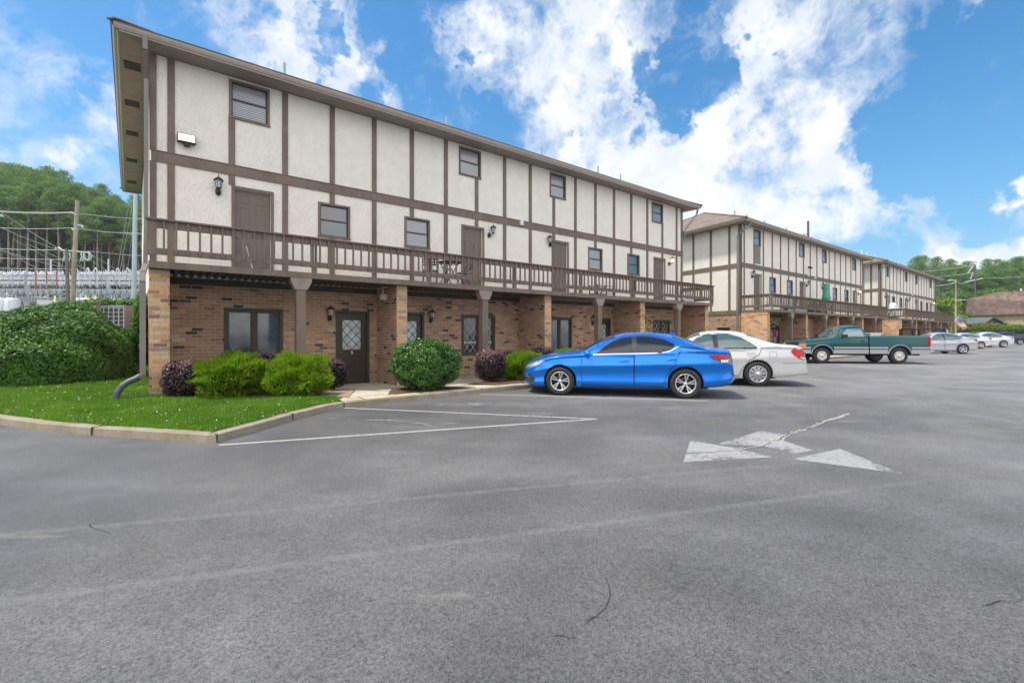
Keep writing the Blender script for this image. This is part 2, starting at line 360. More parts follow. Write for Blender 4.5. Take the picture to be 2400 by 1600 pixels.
leafmat('leaf_pine_b', (.09, .17, .045), (.22, .32, .085), .6, .2, .3, .12)
leafmat('leaf_broad', (.05, .125, .016), (.15, .29, .035), .5, .3, .3, .12)
leafmat('leaf_yellow', (.12, .20, .02), (.30, .38, .05), .5, .3, .3, .3)
leafmat('leaf_brown', (.16, .12, .08), (.28, .21, .14), .7, .2, .3, .3)
leafmat('leaf_red', (.3, .05, .04), (.5, .16, .10), .5, .3, .3, .3)
leafmat('grass_blade', (.06, .17, .008), (.19, .36, .02), .5, .3, .35, 1.2)
leafmat('grass_dry', (.22, .30, .08), (.40, .46, .2), .6, .2, .3)
mat('clover', base=(.75, .74, .66), rough=.8)
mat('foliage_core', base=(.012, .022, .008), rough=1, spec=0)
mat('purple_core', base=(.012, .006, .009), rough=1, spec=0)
mat('bark', base=(.30, .25, .21), rough=.9, var=.3, vscale=2)
mat('twig', base=(.12, .085, .06), rough=.9)
mat('pole_wood', base=(.38, .33, .25), rough=.85, var=.2, vscale=2)
mat('pole_dark', base=(.13, .115, .13), rough=.85, var=.2)
mat('steel_pale', base=(.48, .54, .60), rough=.4, spec=.5, var=.06, vscale=.5)
mat('steel_white', base=(.62, .66, .68), rough=.45)
mat('steel_grey', base=(.36, .40, .44), rough=.45, var=.1, vscale=1)
mat('red_oxide', base=(.42, .10, .08), rough=.5)
mat('wire', base=(.52, .54, .52), rough=.5)
mat('post_wood', base=(.20, .17, .14), rough=.9, var=.25, vscale=6)
mat('ac_case', base=(.33, .33, .37), rough=.45)
mat('ac_dark', base=(.06, .045, .05), rough=.6)
mat('green_fabric', base=(.10, .36, .27), rough=.8, var=.2, vscale=6)
mat('green_plastic', base=(.02, .30, .16), rough=.4)
mat('white_fabric', base=(.72, .74, .76), rough=.7, var=.06)
mat('furn_wood', base=(.07, .035, .025), rough=.4)
mat('furn_grey', base=(.16, .16, .19), rough=.5)
mat('lounger_white', base=(.62, .63, .66), rough=.5)
mat('shed_siding', base=(.115, .10, .115), rough=.8, var=.1)
mat('shed_dark', base=(.012, .01, .01), rough=.9)

# ---------------------------------------------------------------- mesh helpers
COL = SC.collection
class MB:
    def __init__(s): s.v = []; s.f = []; s.m = []; s.sm = []
    def add(s, vs, fs, mi=0, smooth=False):
        o = len(s.v); s.v += [tuple(v) for v in vs]; s.f += [tuple(i+o for i in f) for f in fs]; s.m += [mi]*len(fs); s.sm += [smooth]*len(fs); return s
    def box(s, x0, x1, y0, y1, z0, z1, mi=0):
        s.add([(x0,y0,z0),(x1,y0,z0),(x1,y1,z0),(x0,y1,z0),(x0,y0,z1),(x1,y0,z1),(x1,y1,z1),(x0,y1,z1)],
              [(0,3,2,1),(4,5,6,7),(0,1,5,4),(1,2,6,5),(2,3,7,6),(3,0,4,7)], mi); return s
    def prism(s, pts, d, mi=0):
        """polygon of 3D points extruded by vector d"""
        n = len(pts); d = Vector(d); a = [Vector(p) for p in pts]; b = [p+d for p in a]
        s.add(a+b, [tuple(range(n))[::-1], tuple(range(n, 2*n))]+[(i, (i+1) % n, (i+1) % n+n, i+n) for i in range(n)], mi); return s
    def bar(s, p, q, w, h=None, mi=0, up=(0, 0, 1)):
        h = h or w; p = Vector(p); q = Vector(q); d = (q-p).normalized(); u = Vector(up)
        if abs(d.dot(u)) > .98: u = Vector((0, 1, 0))
        a = d.cross(u).normalized()*w/2; b = a.cross(d).normalized()*h/2
        v = [p-a-b, p+a-b, p+a+b, p-a+b, q-a-b, q+a-b, q+a+b, q-a+b]
        s.add(v, [(0,1,2,3),(4,7,6,5),(0,4,5,1),(1,5,6,2),(2,6,7,3),(3,7,4,0)], mi); return s
    def tube(s, pts, r, n=8, mi=0, smooth=True, cap=True):
        pts = [Vector(p) for p in pts]; k = len(pts); r = r if isinstance(r, (list, tuple)) else [r]*k; vs = []; up = None
        for i, p in enumerate(pts):
            d = (pts[min(i+1, k-1)]-pts[max(i-1, 0)]).normalized()
            if up is None: up = Vector((0, 0, 1)) if abs(d.z) < .9 else Vector((1, 0, 0))
            a = d.cross(up).normalized(); b = a.cross(d).normalized(); up = b
            for j in range(n):
                t = 2*pi*j/n; vs.append(p+(a*cos(t)+b*sin(t))*r[i])
        fs = [(i*n+j, i*n+(j+1) % n, (i+1)*n+(j+1) % n, (i+1)*n+j) for i in range(k-1) for j in range(n)]
        s.add(vs, fs, mi, smooth)
        if cap: s.add(vs[:n], [tuple(range(n))[::-1]], mi); s.add(vs[-n:], [tuple(range(n))], mi)
        return s
    def lathe(s, prof, c=(0, 0, 0), n=16, mi=0, axis='z', smooth=True):
        vs = []
        for r, h in prof:
            for j in range(n):
                t = 2*pi*j/n
                if axis == 'z': vs.append((c[0]+r*cos(t), c[1]+r*sin(t), c[2]+h))
                else: vs.append((c[0]+r*cos(t), c[1]+h, c[2]+r*sin(t)))
        fs = [(i*n+j, i*n+(j+1) % n, (i+1)*n+(j+1) % n, (i+1)*n+j) for i in range(len(prof)-1) for j in range(n)]
        s.add(vs, fs, mi, smooth); return s
    def build(s, name, mats, parent=None, loc=None):
        me = bpy.data.meshes.new(name); me.from_pydata(s.v, [], s.f)
        if not isinstance(mats, (list, tuple)): mats = [mats]
        for m in mats: me.materials.append(MATS[m] if isinstance(m, str) else m)
        me.polygons.foreach_set('material_index', s.m); me.polygons.foreach_set('use_smooth', s.sm)
        bm = bmesh.new(); bm.from_mesh(me); bmesh.ops.recalc_face_normals(bm, faces=bm.faces[:]); bm.to_mesh(me); bm.free()
        me.update()
        o = bpy.data.objects.new(name, me); COL.objects.link(o)
        if parent: o.parent = parent
        if loc: o.location = loc
        return o
def tag(o, label=None, cat=None, group=None, kind=None):
    if label: o['label'] = label
    if cat: o['category'] = cat
    if group: o['group'] = group
    if kind: o['kind'] = kind
    return o
def empty(name, loc=(0, 0, 0), rz=0, label=None, cat=None, group=None):
    o = bpy.data.objects.new(name, None); COL.objects.link(o); o.location = loc; o.rotation_euler = (0, 0, rz); o.empty_display_size = .3
    return tag(o, label, cat, group)
KIDS = {}
def copy_tree(o, parent=None):
    c = o.copy(); COL.objects.link(c)
    if parent: c.parent = parent
    for k in list(o.children): copy_tree(k, c)
    return c
def poly_sheet(name, pts, z, m, kind='structure', thick=0.0, zf=None):
    """flat or draped polygon sheet"""
    bm = bmesh.new(); vs = [bm.verts.new((x, y, z if zf is None else zf(x, y))) for x, y in pts]
    f = bm.faces.new(vs); bmesh.ops.triangulate(bm, faces=[f])
    if thick:
        r = bmesh.ops.extrude_face_region(bm, geom=bm.faces[:]); bmesh.ops.translate(bm, vec=(0, 0, -thick), verts=[v for v in r['geom'] if isinstance(v, bmesh.types.BMVert)])
    bmesh.ops.recalc_face_normals(bm, faces=bm.faces[:])
    me = bpy.data.meshes.new(name); bm.to_mesh(me); bm.free(); me.materials.append(MATS[m])
    if not thick and me.polygons and me.polygons[0].normal.z < 0: me.flip_normals()
    o = bpy.data.objects.new(name, me); COL.objects.link(o)
    if kind: o['kind'] = kind
    return o
# ---------------------------------------------------------------- apartment buildings
def wall_quads(mb, x0, x1, z0, z1, ops, y, dep, mi=0, tf=None):
    """vertical wall facing -y with rectangular openings and their reveals"""
    tf = tf or (lambda x, y, z: (x, y, z))
    xs = sorted({x0, x1, *[o[0] for o in ops], *[o[1] for o in ops]})
    for a, b in zip(xs, xs[1:]):
        cur = z0
        for o in sorted([o for o in ops if o[0] <= a+1e-6 and o[1] >= b-1e-6], key=lambda o: o[2]):
            if o[2] > cur: mb.add([tf(a, y, cur), tf(b, y, cur), tf(b, y, o[2]), tf(a, y, o[2])], [(0, 1, 2, 3)], mi)
            cur = o[3]
        if cur < z1: mb.add([tf(a, y, cur), tf(b, y, cur), tf(b, y, z1), tf(a, y, z1)], [(0, 1, 2, 3)], mi)
    for a, b, c, d in ops:
        for p, q in (((a, c), (b, c)), ((b, c), (b, d)), ((b, d), (a, d)), ((a, d), (a, c))):
            mb.add([tf(p[0], y, p[1]), tf(q[0], y, q[1]), tf(q[0], y+dep, q[1]), tf(p[0], y+dep, p[1])], [(0, 1, 2, 3)], mi)

def sash_window(par, x0, x1, z0, z1, y, kind='blinds', ac=False):
    """outer casing x0..x1; double hung"""
    c = .055; m = MB()
    w = empty('window'); w.parent = par
    m = MB(); yo = y-.03
    m.box(x0, x0+c, yo, y+.05, z0+c, z1-c); m.box(x1-c, x1, yo, y+.05, z0+c, z1-c); m.box(x0, x1, yo-.002, y+.05, z1-c, z1); m.box(x0-.01, x1+.01, yo-.012, y+.05, z0, z0+c)
    m.build('window_casing', 'trim', w)
    a, b, lo, hi = x0+c, x1-c, z0+c, z1-c; mid = (lo+hi)/2+.01; s = MB(); f = .028
    s.box(a, a+f, y+.012, y+.05, lo, hi); s.box(b-f, b, y+.012, y+.05, lo, hi); s.box(a+f, b-f, y+.012, y+.05, lo, lo+f); s.box(a+f, b-f, y+.012, y+.05, hi-f, hi)
    s.box(a+f, b-f, y+.004, y+.05, mid-.018, mid+.018)
    s.build('sash', 'window_frame', w)
    g = MB(); g.add([(a+f, y+.034, lo+f), (b-f, y+.034, lo+f), (b-f, y+.034, mid-.018), (a+f, y+.034, mid-.018)], [(0, 1, 2, 3)]); g.build('lower_pane', kind, w)
    g = MB(); g.add([(a+f, y+.044, mid+.018), (b-f, y+.044, mid+.018), (b-f, y+.044, hi-f), (a+f, y+.044, hi-f)], [(0, 1, 2, 3)]); g.build('upper_pane', kind, w)
    if ac:
        pass
    return w
def panel_door(par, x0, x1, z0, z1, y, hinge=1):
    """six panel door; x0..x1 is the slab, casing outside"""
    d = empty('door'); d.parent = par; c = .065; m = MB()
    m.box(x0-c, x0, y-.03, y+.09, z0, z1); m.box(x1, x1+c, y-.03, y+.09, z0, z1); m.box(x0-c, x1+c, y-.033, y+.09, z1, z1+c)
    m.build('door_casing', 'trim', d)
    m = MB(); ys = y+.065; W_ = x1-x0; m.box(x0+.003, x1-.003, ys, ys+.04, z0, z1-.004)
    for cx_ in (x0+W_*.28, x0+W_*.72):
        for a, b in ((.84, .93), (.46, .80), (.09, .40)):
            pw = W_*.15; za, zb = z0+(z1-z0)*a, z0+(z1-z0)*b
            for (p, q, r, s_) in ((cx_-pw, cx_+pw, zb-.012, zb), (cx_-pw, cx_+pw, za, za+.012), (cx_-pw, cx_-pw+.012, za+.012, zb-.012), (cx_+pw-.012, cx_+pw, za+.012, zb-.012)):
                m.box(p, q, ys-.007, ys+.001, r, s_)
            m.box(cx_-pw+.032, cx_+pw-.032, ys-.006, ys+.001, za+.032, zb-.032)
    m.build('door_leaf', 'door_paint', d)
    k = MB(); hx = x0+.07 if hinge > 0 else x1-.07; k.lathe([(.0, -.06), (.028, -.055), (.03, -.035), (.012, -.02), (.012, 0)], (hx, ys, z0+.95), 10, axis='y'); k.build('door_knob', 'brass', d)
    return d
def lattice_door(par, x0, x1, z0, z1, y, num=None):
    d = empty('entry_door'); d.parent = par; c = .07; m = MB()
    m.box(x0-c, x0, y-.02, y+.10, z0, z1); m.box(x1, x1+c, y-.02, y+.10, z0, z1); m.box(x0-c, x1+c, y-.023, y+.10, z1, z1+c)
    m.build('door_casing', 'trim_dark', d)
    ys = y+.065; m = MB(); gx0, gx1, gz0, gz1 = x0+(x1-x0)*.17, x1-(x1-x0)*.19, z0+1.0, z1-.2
    m.box(x0+.003, gx0, ys, ys+.04, z0, z1-.004); m.box(gx1, x1-.003, ys, ys+.04, z0, z1-.004); m.box(gx0, gx1, ys, ys+.04, z0, gz0); m.box(gx0, gx1, ys, ys+.04, gz1, z1-.004)
    # raised diagonal mouldings below the light
    zc = z0+.52; xc = (gx0+gx1)/2
    m.box(gx0, gx1, ys-.01, ys+.001, z0+.84, z0+.86); m.box(gx0+.12, gx1, ys-.01, ys+.001, z0+.26, z0+.28)
    for o in (-.10, .0, .10): m.bar((xc-.16+o, ys-.004, zc-.16), (xc+.16+o*.6, ys-.004, zc+.16), .014, .012)
    m.build('door_leaf', 'door_dark', d)
    g = MB(); g.add([(gx0, ys+.02, gz0), (gx1, ys+.02, gz0), (gx1, ys+.02, gz1), (gx0, ys+.02, gz1)], [(0, 1, 2, 3)]); g.build('door_glass', 'door_glass', d)
    l = MB(); nx, nz = 2, 3; dx, dz = (gx1-gx0)/nx, (gz1-gz0)/nz
    for i in range(-nz, nx+nz):
        for sgn in (1, -1):
            # clipped diagonals of a diamond grid
            a = gx0+i*dx if sgn > 0 else gx1-i*dx; pts = []
            for t_ in np.linspace(0, nz, 200):
                x = a+sgn*t_*dx
                if gx0-1e-6 <= x <= gx1+1e-6: pts.append((x, gz0+t_*dz))
            if len(pts) > 3: l.bar((pts[0][0], ys+.008, pts[0][1]), (pts[-1][0], ys+.008, pts[-1][1]), .014, .012, up=(0, 1, 0))
    l.build('diamond_lattice', 'door_dark', d)
    k = MB(); k.lathe([(.0, -.055), (.026, -.05), (.028, -.03), (.012, -.015), (.012, 0)], (x0+.07, ys, z0+.92), 10, axis='y'); k.build('door_knob', 'brass', d)
    k = MB(); k.lathe([(.0, -.03), (.02, -.026), (.024, 0)], (x0+.07, ys, z0+1.06), 10, axis='y'); k.build('deadbolt', 'brass', d)
    if num:
        xm = (x0+x1)/2; p = MB(); p.box(xm-.055, xm+.045, ys-.008, ys-.001, z0+.845, z0+.975); pl = p.build('number_plate', 'plate_black', d)
        cu = bpy.data.curves.new('numeral', 'FONT'); cu.body = num; cu.size = .135; cu.extrude = .001; cu.align_x = 'CENTER'; cu.align_y = 'CENTER'; cu.offset = .003
        to = bpy.data.objects.new('numeral', cu); COL.objects.link(to); dg = bpy.context.evaluated_depsgraph_get(); me = bpy.data.meshes.new_from_object(to.evaluated_get(dg)); bpy.data.objects.remove(to)
        for v in me.vertices: x_, y_, z_ = v.co; v.co = (x_+xm-.005, ys-.010-z_, y_+z0+.91)
        me.materials.clear(); me.materials.append(MATS['white_plastic']); no = bpy.data.objects.new('numeral', me); COL.objects.link(no); no.parent = d
    return d
def ground_window(par, x0, x1, z0, z1, y, lat=False):
    w = empty('ground_window'); w.parent = par; c = .075; m = MB(); xm = (x0+x1)/2
    m.box(x0, x0+c, y-.015, y+.09, z0, z1); m.box(x1-c, x1, y-.015, y+.09, z0, z1); m.box(x0+c, x1-c, y-.012, y+.09, z1-c, z1); m.box(x0+c, x1-c, y-.012, y+.09, z0, z0+c); m.box(xm-.035, xm+.035, y+.0, y+.09, z0+c, z1-c)
    m.build('window_casing', 'trim_dark', w)
    s = MB()
    for a, b in ((x0+c, xm-.035), (xm+.035, x1-c)):
        f = .045; s.box(a, a+f, y+.025, y+.09, z0+c, z1-c); s.box(b-f, b, y+.025, y+.09, z0+c, z1-c); s.box(a+f, b-f, y+.025, y+.09, z0+c, z0+c+f); s.box(a+f, b-f, y+.025, y+.09, z1-c-f, z1-c)
        g = MB(); g.add([(a+f, y+.06, z0+c+f), (b-f, y+.06, z0+c+f), (b-f, y+.06, z1-c-f), (a+f, y+.06, z1-c-f)], [(0, 1, 2, 3)]); g.build('pane', 'lattice_glass' if lat else 'curtain_glass', w)
        if lat:
            l = MB(); ax0, ax1, az0, az1 = a+f, b-f, z0+c+f, z1-c-f; dx, dz = (ax1-ax0)/2, (az1-az0)/3.5
            for i in range(-5, 8):
                for sg in (1, -1):
                    q = [(ax0+i*dx+t_*dx if sg > 0 else ax1-i*dx-t_*dx, az0+t_*dz) for t_ in np.linspace(0, 3.5, 141)]
                    q = [p for p in q if ax0-1e-6 <= p[0] <= ax1+1e-6]
                    if len(q) > 3: l.bar((q[0][0], y+.05, q[0][1]), (q[-1][0], y+.05, q[-1][1]), .013, .01, up=(0, 1, 0))
            l.box(ax0, ax1, y+.045, y+.058, az0+(az1-az0)*.27, az0+(az1-az0)*.27+.03)
            l.build('diamond_lattice', 'lattice_white', w)
    s.build('sash', 'door_dark', w)
    return w
def lantern(par, x, y, z, side=0, s=1.0, lit=False):
    l = empty('wall_lantern'); l.parent = par
    m = MB(); m.lathe([(0, 0), (.035*s, .002), (.05*s, .03*s), (.055*s, .10*s), (.035*s, .14*s), (0, .145*s)], (x, y-.03, z-.13*s), 10)
    m.tube([(x, y-.06, z-.06*s), (x+side*.05, y-.10, z-.08*s), (x+side*.1, y-.13, z-.04*s), (x+side*.11, y-.13, z)], .012*s, 6)
    m.build('bracket', 'black_metal', l); cx_, cy_ = x+side*.11, y-.13
    g = MB(); g.lathe([(.045*s, 0), (.07*s, .15*s)], (cx_, cy_, z+.01), 6, smooth=False); g.build('glass_shade', 'lit_lamp' if lit else 'lamp_glass', l)
    c = MB(); c.lathe([(.095*s, 0), (.085*s, .03*s), (.03*s, .075*s), (.008*s, .08*s), (.008*s, .13*s), (0, .15*s)], (cx_, cy_, z+.155*s), 12); c.lathe([(0, -.02), (.05*s, -.015), (.05*s, 0)], (cx_, cy_, z+.01), 8)
    for j in range(6):
        t_ = 2*pi*j/6; c.bar((cx_+.047*s*cos(t_), cy_+.047*s*sin(t_), z+.01), (cx_+.073*s*cos(t_), cy_+.073*s*sin(t_), z+.16*s), .007)
    c.build('lantern_cap', 'black_metal', l)
    return l
BL = 21.62; ZE = 7.87; ZD = 2.92
def apartment(name, x0, y0, dz, shear, label, first=False, bal_len=None, end_detail=True):
    B = empty('apartment_building', (x0, y0, dz), label=label, cat='building', group='half-timbered apartment blocks in a row')
    DEP = 13.3; sk = lambda t: shear*t
    ups = [(1.50, 2.41), (8.17, 9.06), (12.33, 13.2), (19.0, 19.9)]; mids = [(3.62, 4.5), (6.19, 7.07), (14.53, 15.42), (17.14, 18.03)]
    drs = [(1.62, 2.44), (8.33, 9.13), (12.50, 13.30), (19.22, 20.04)]; dh = [1, 1, 1, 1]
    ops = [(a, b, 6.83, 7.80) for a, b in ups]+[(a, b, 4.14, 5.11) for a, b in mids]+[(a, b, 2.97, 5.09) for a, b in drs]
    m = MB(); wall_quads(m, 0, BL, 2.72, ZE, [(a+.004, b-.004, c+.004, d-.004) for a, b, c, d in ops], 0, .10)
    m.add([(0, 0, 2.72), (sk(DEP), DEP, 2.72), (sk(DEP), DEP, ZE), (0, 0, ZE)], [(0, 1, 2, 3)])
    m.add([(BL, 0, 2.72), (BL+sk(DEP), DEP, 2.72), (BL+sk(DEP), DEP, ZE), (BL, 0, ZE)], [(0, 1, 2, 3)]); m.add([(sk(DEP), DEP, 0), (BL+sk(DEP), DEP, 0), (BL+sk(DEP), DEP, ZE), (sk(DEP), DEP, ZE)], [(0, 1, 2, 3)])
    m.build('stucco_wall', 'stucco', B)
    gd = [(4.17, 5.0), (5.97, 6.80), (15.07, 15.9), (16.75, 17.58)]; gw = [(1.39, 2.73, 0), (8.27, 9.68, 1), (12.2, 13.57, 0), (19.12, 20.49, 1)]
    gops = [(a-.068, b+.068, -.01, 2.105) for a, b in gd]+[(a+.003, b-.003, .70, 2.09) for a, b, _ in gw]
    m = MB(); wall_quads(m, 0, BL, -.3, 2.72, gops, .002, .10)
    if first: m.add([(0, 0, -.3), (sk(DEP), DEP, -.3), (sk(DEP), DEP, 2.72), (0, 0, 2.72)], [(0, 1, 2, 3)])
    else:
        L = sqrt(1+shear*shear); wall_quads(m, -DEP, 0, -.3, 2.72, [(-1.62, -.75, 1.25, 1.95)], 0, .12, tf=lambda s_, d_, z_: (sk(-s_)+d_, -s_+0*d_, z_))
    m.add([(BL, 0, -.3), (BL+sk(DEP), DEP, -.3), (BL+sk(DEP), DEP, 2.72), (BL, 0, 2.72)], [(0, 1, 2, 3)])
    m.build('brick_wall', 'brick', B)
    # brick fins carrying the balcony
    for wx in (0.0, 5.35, 10.82, 16.22, 21.35):
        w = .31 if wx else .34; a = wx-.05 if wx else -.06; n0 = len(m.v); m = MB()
        m.box(a, a+w, -1.44, -.004, -.3, 2.775); o = m.build('brick_pier', ['brick', 'brick_lit'], B)
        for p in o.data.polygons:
            if p.normal.y < -.9 or (wx == 0 and p.normal.x < -.9): p.material_index = 1  # outward faces take the brighter brick, their extra light painted in
    # half timbering
    def bb(z0, z1, x, w=.14, t=.026, nm='timber_batten'):
        q = MB(); q.box(x-w/2, x+w/2, -t, -.003, z0, z1); return q.build(nm, 'trim', B)
    xs = [.34+1.22*k for k in range(17)]+[21.1]
    for x in xs:
        hit = [u for u in ups if u[0]-.05 < x < u[1]+.05]
        bb(5.655, 6.825 if hit else ZE-.02, x)
        lo = [u for u in mids if u[0]-.05 < x < u[1]+.05]; dd = [u for u in drs if u[0]-.1 < x < u[1]+.1]
        bb(5.17 if dd else 2.93, 5.405, x) if not lo else (bb(5.115, 5.405, x), bb(2.93, 4.13, x))
    for x, w in ((.006, .13), (BL-.06, .16)):
        bb(5.655, ZE-.02, x, w, .03, 'corner_board'); bb(2.93, 5.405, x, w, .03, 'corner_board')
    q = MB(); q.box(-.03, BL+.03, -.034, -.003, 5.41, 5.65); q.box(-.03, BL+.03, -.05, -.003, 5.65, 5.668)
    if not first:
        def eb(s0, s1, z0, z1, t=.03): q.prism([(sk(s0), s0, z0), (sk(s1), s1, z0), (sk(s1), s1, z1), (sk(s0), s0, z1)], (-t, 0, 0))
        eb(-.03, DEP, 5.41, 5.65, .034); eb(-.03, DEP, 2.70, 2.94, .034)
        for s_ in (.68, 1.95, 3.25, 4.5, 5.75, 7.0, 8.3, 9.6, 10.9, 12.2): eb(s_, s_+.15, 2.94, 5.41, .026); eb(s_, s_+.15, 5.65, ZE-.02, .026)
        eb(.0, .2, 2.94, 5.41, .03); eb(.0, .2, 5.65, ZE-.02, .03)
    q.build('belt_board', 'trim', B)
    for i, (a, b) in enumerate(ups): sash_window(B, a, b, 6.83, 7.80, -.002, 'blinds')
    for i, (a, b) in enumerate(mids): sash_window(B, a, b, 4.14, 5.11, -.002, 'dark_glass_blue' if i in (0, 3) else 'blinds')
    for (a, b), h_ in zip(drs, dh): panel_door(B, a, b, 2.93, 5.09, -.002, h_)
    for i, (a, b) in enumerate(gd): lattice_door(B, a, b, -.01, 2.04, -.002, '5' if (first and i == 0) else None)
    for a, b, l in gw: ground_window(B, a, b, .69, 2.1, -.002, l == 1)
    if not first:
        g = MB(); g.add([(sk(.75)+.1, .75, 1.25), (sk(1.62)+.1, 1.62, 1.25), (sk(1.62)+.1, 1.62, 1.95), (sk(.75)+.1, .75, 1.95)], [(0, 1, 2, 3)]); g.build('side_window', 'glass', B)
    for x, sd in ((1.27, 0), (9.40, 1), (12.33, -1), (20.42, 1)): lantern(B, x, -.003, 5.0, sd, 1.15, lit=(first and x > 20) or (not first and x > 20))
    for x in (3.93, 7.1, 14.78, 17.9): lantern(B, x, -.003, 1.95, 0, 1.1)
    # band light sensor / floods
    s_ = MB(); s_.box(10.78, 10.90, -.12, -.035, 5.48, 5.68); s_.build('motion_sensor', 'white_plastic', B)
    if first:
        f = empty('floodlight'); f.parent = B; q = MB()
        q.box(.45, .81, -.16, -.03, 5.95, 6.14); q.lathe([(0, -.07), (.06, -.06), (.075, 0)], (.64, -.09, 5.93), 10); q.build('lamp_housing', 'trim_dark', f)
        q = MB(); q.box(.47, .79, -.178, -.162, 5.97, 6.12); q.build('lamp_lens', 'lit_lamp', f)
        q = MB(); q.box(5.14, 5.30, -.75, -.6, 2.42, 2.58); q.bar((5.22, -.68, 2.58), (5.22, -.68, 2.72), .04); q.build('porch_spotlight', 'lattice_white', B)
    # eaves, fascia, gutter
    EX, EY = .58, .57; yb = DEP+.6; ef = lambda x, y: (x+sk(y), y)
    c4 = [ef(-EX, -EY), ef(BL+EX, -EY), ef(BL+EX, yb), ef(-EX, yb)]; i4 = [ef(0, 0), ef(BL, 0), ef(BL, DEP), ef(0, DEP)]
    zs = 7.88
    q = MB(); q.add([(*c4[0], zs), (*c4[1], zs), (*i4[1], zs), (*i4[0], zs)], [(0, 1, 2, 3)]); q.add([(*c4[1], zs), (*c4[2], zs), (*i4[2], zs), (*i4[1], zs)], [(0, 1, 2, 3)], 1)
    q.add([(*c4[2], zs), (*c4[3], zs), (*i4[3], zs), (*i4[2], zs)], [(0, 1, 2, 3)]); q.add([(*c4[3], zs), (*c4[0], zs), (*i4[0], zs), (*i4[3], zs)], [(0, 1, 2, 3)], 1)
    q.build('soffit', ['soffit', 'soffit_end'], B)
    v = MB()
    if first:
        for y_ in (.75, 3.1, 5.6, 8.6, 11.8): 
            v = MB(); v.box(-.52+sk(y_), -.20+sk(y_), y_-.02, y_+.41, zs-.008, zs-.002)
            for k in range(4): v.box(-.50+sk(y_), -.22+sk(y_), y_+k*.11, y_+k*.11+.05, zs-.02, zs-.009)
            v.build('soffit_vent', 'trim_dark', B)
        for k in range(3): MB().box(2.0+k*.2, 2.17+k*.2, -.50, -.34, zs-.012, zs-.002).build('soffit_vent', 'trim_light', B)
    fz0, fz1 = 7.86, 8.0
    q = MB(); g = MB(); de = MB(); E4 = [Vector((*c, 0)) for c in c4]
    for i in range(4):
        a, b = E4[i], E4[(i+1) % 4]; d = (b-a).normalized(); n = Vector((d.y, -d.x, 0))
        q.prism([(a.x, a.y, fz0), (b.x, b.y, fz0), (b.x, b.y, fz1), (a.x, a.y, fz1)], n*.022)
        aa, bb_ = a-d*.09, b+d*.09
        def L(z, o): return [aa+n*o+Vector((0, 0, z)), bb_+n*o+Vector((0, 0, z))]
        P = [L(7.99, .024), L(7.885, .024), L(7.88, .085), L(7.935, .112), L(7.975, .118), L(7.99, .125)]
        for (p1, p2), (p3, p4) in zip(P, P[1:]): g.add([p1, p2, p4, p3], [(0, 1, 2, 3)])
        de.prism([aa+n*.02+Vector((0, 0, 7.992)), bb_+n*.02+Vector((0, 0, 7.992)), bb_+n*.14+Vector((0, 0, 7.992)), aa+n*.14+Vector((0, 0, 7.992))], (0, 0, .012))
        q.prism([a+n*.022+Vector((0, 0, 7.862)), b+n*.022+Vector((0, 0, 7.862)), b+n*.022+Vector((0, 0, 7.895)), a+n*.022+Vector((0, 0, 7.895))], n*.02, 1)
    q.build('fascia', ['gutter', 'drip_edge'], B); g.build('gutter', 'gutter', B); de.build('drip_edge', 'trim', B)
    # hip roof
    rz = 8.012; o_ = .13; hw = (yb+EY)/2+o_; rise = hw*.425; ym = (yb-EY)/2
    e0, e1, e2, e3 = ef(-EX-o_, -EY-o_), ef(BL+EX+o_, -EY-o_), ef(BL+EX+o_, yb+o_), ef(-EX-o_, yb+o_); r0, r1 = ef(-EX-o_+hw, ym), ef(BL+EX+o_-hw, ym)
    q = MB(); q.add([(*e0, rz), (*e1, rz), (*e2, rz), (*e3, rz), (*r0, rz+rise), (*r1, rz+rise)], [(0, 1, 5, 4), (1, 2, 5), (2, 3, 4, 5), (3, 0, 4)])
    q.add([(*e0, rz-.01), (*e1, rz-.01), (*e2, rz-.01), (*e3, rz-.01)], [(3, 2, 1, 0)])
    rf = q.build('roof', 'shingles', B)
    q = MB()
    for a, b in ((e0, r0), (e3, r0), (e1, r1), (e2, r1)): q.bar((*a, rz+.01), (*b, rz+rise+.01), .2, .03)
    q.bar((*r0, rz+rise+.015), (*r1, rz+rise+.015), .2, .03); q.build('ridge_cap', 'shingles', rf)
    for vx in (3.3, 9.2, 14.2, 18.1, 19.9) if first else (4.5, 6.2, 9.0, 12.8, 16.2, 18.0):
        vy = 2.6; zz = rz+(vy+EY+o_)*.425; q = MB(); q.tube([(vx, vy, zz-.1), (vx, vy, zz+(.62 if not dz else .5))], .04 if first else .05, 8); q.build('vent_pipe', 'steel_grey' if first or dz > -.18 else 'white_plastic', rf)
    if not first:
        q = MB(); zz = rz+2.2*.425; q.box(1.3, 1.75, 5.4, 5.75, zz-.15, zz+.04); q.tube([(1.52, 5.58, zz), (1.52, 5.58, zz+.75)], .09, 8); q.build('roof_vent', 'white_plastic', rf)
    # downspouts
    def spout(pts, w=.085, nm='downspout'):
        q = MB()
        for a, b in zip(pts, pts[1:]):
            q.bar(a, b, w, w*.75)
        return q.build(nm, 'downspout', B)
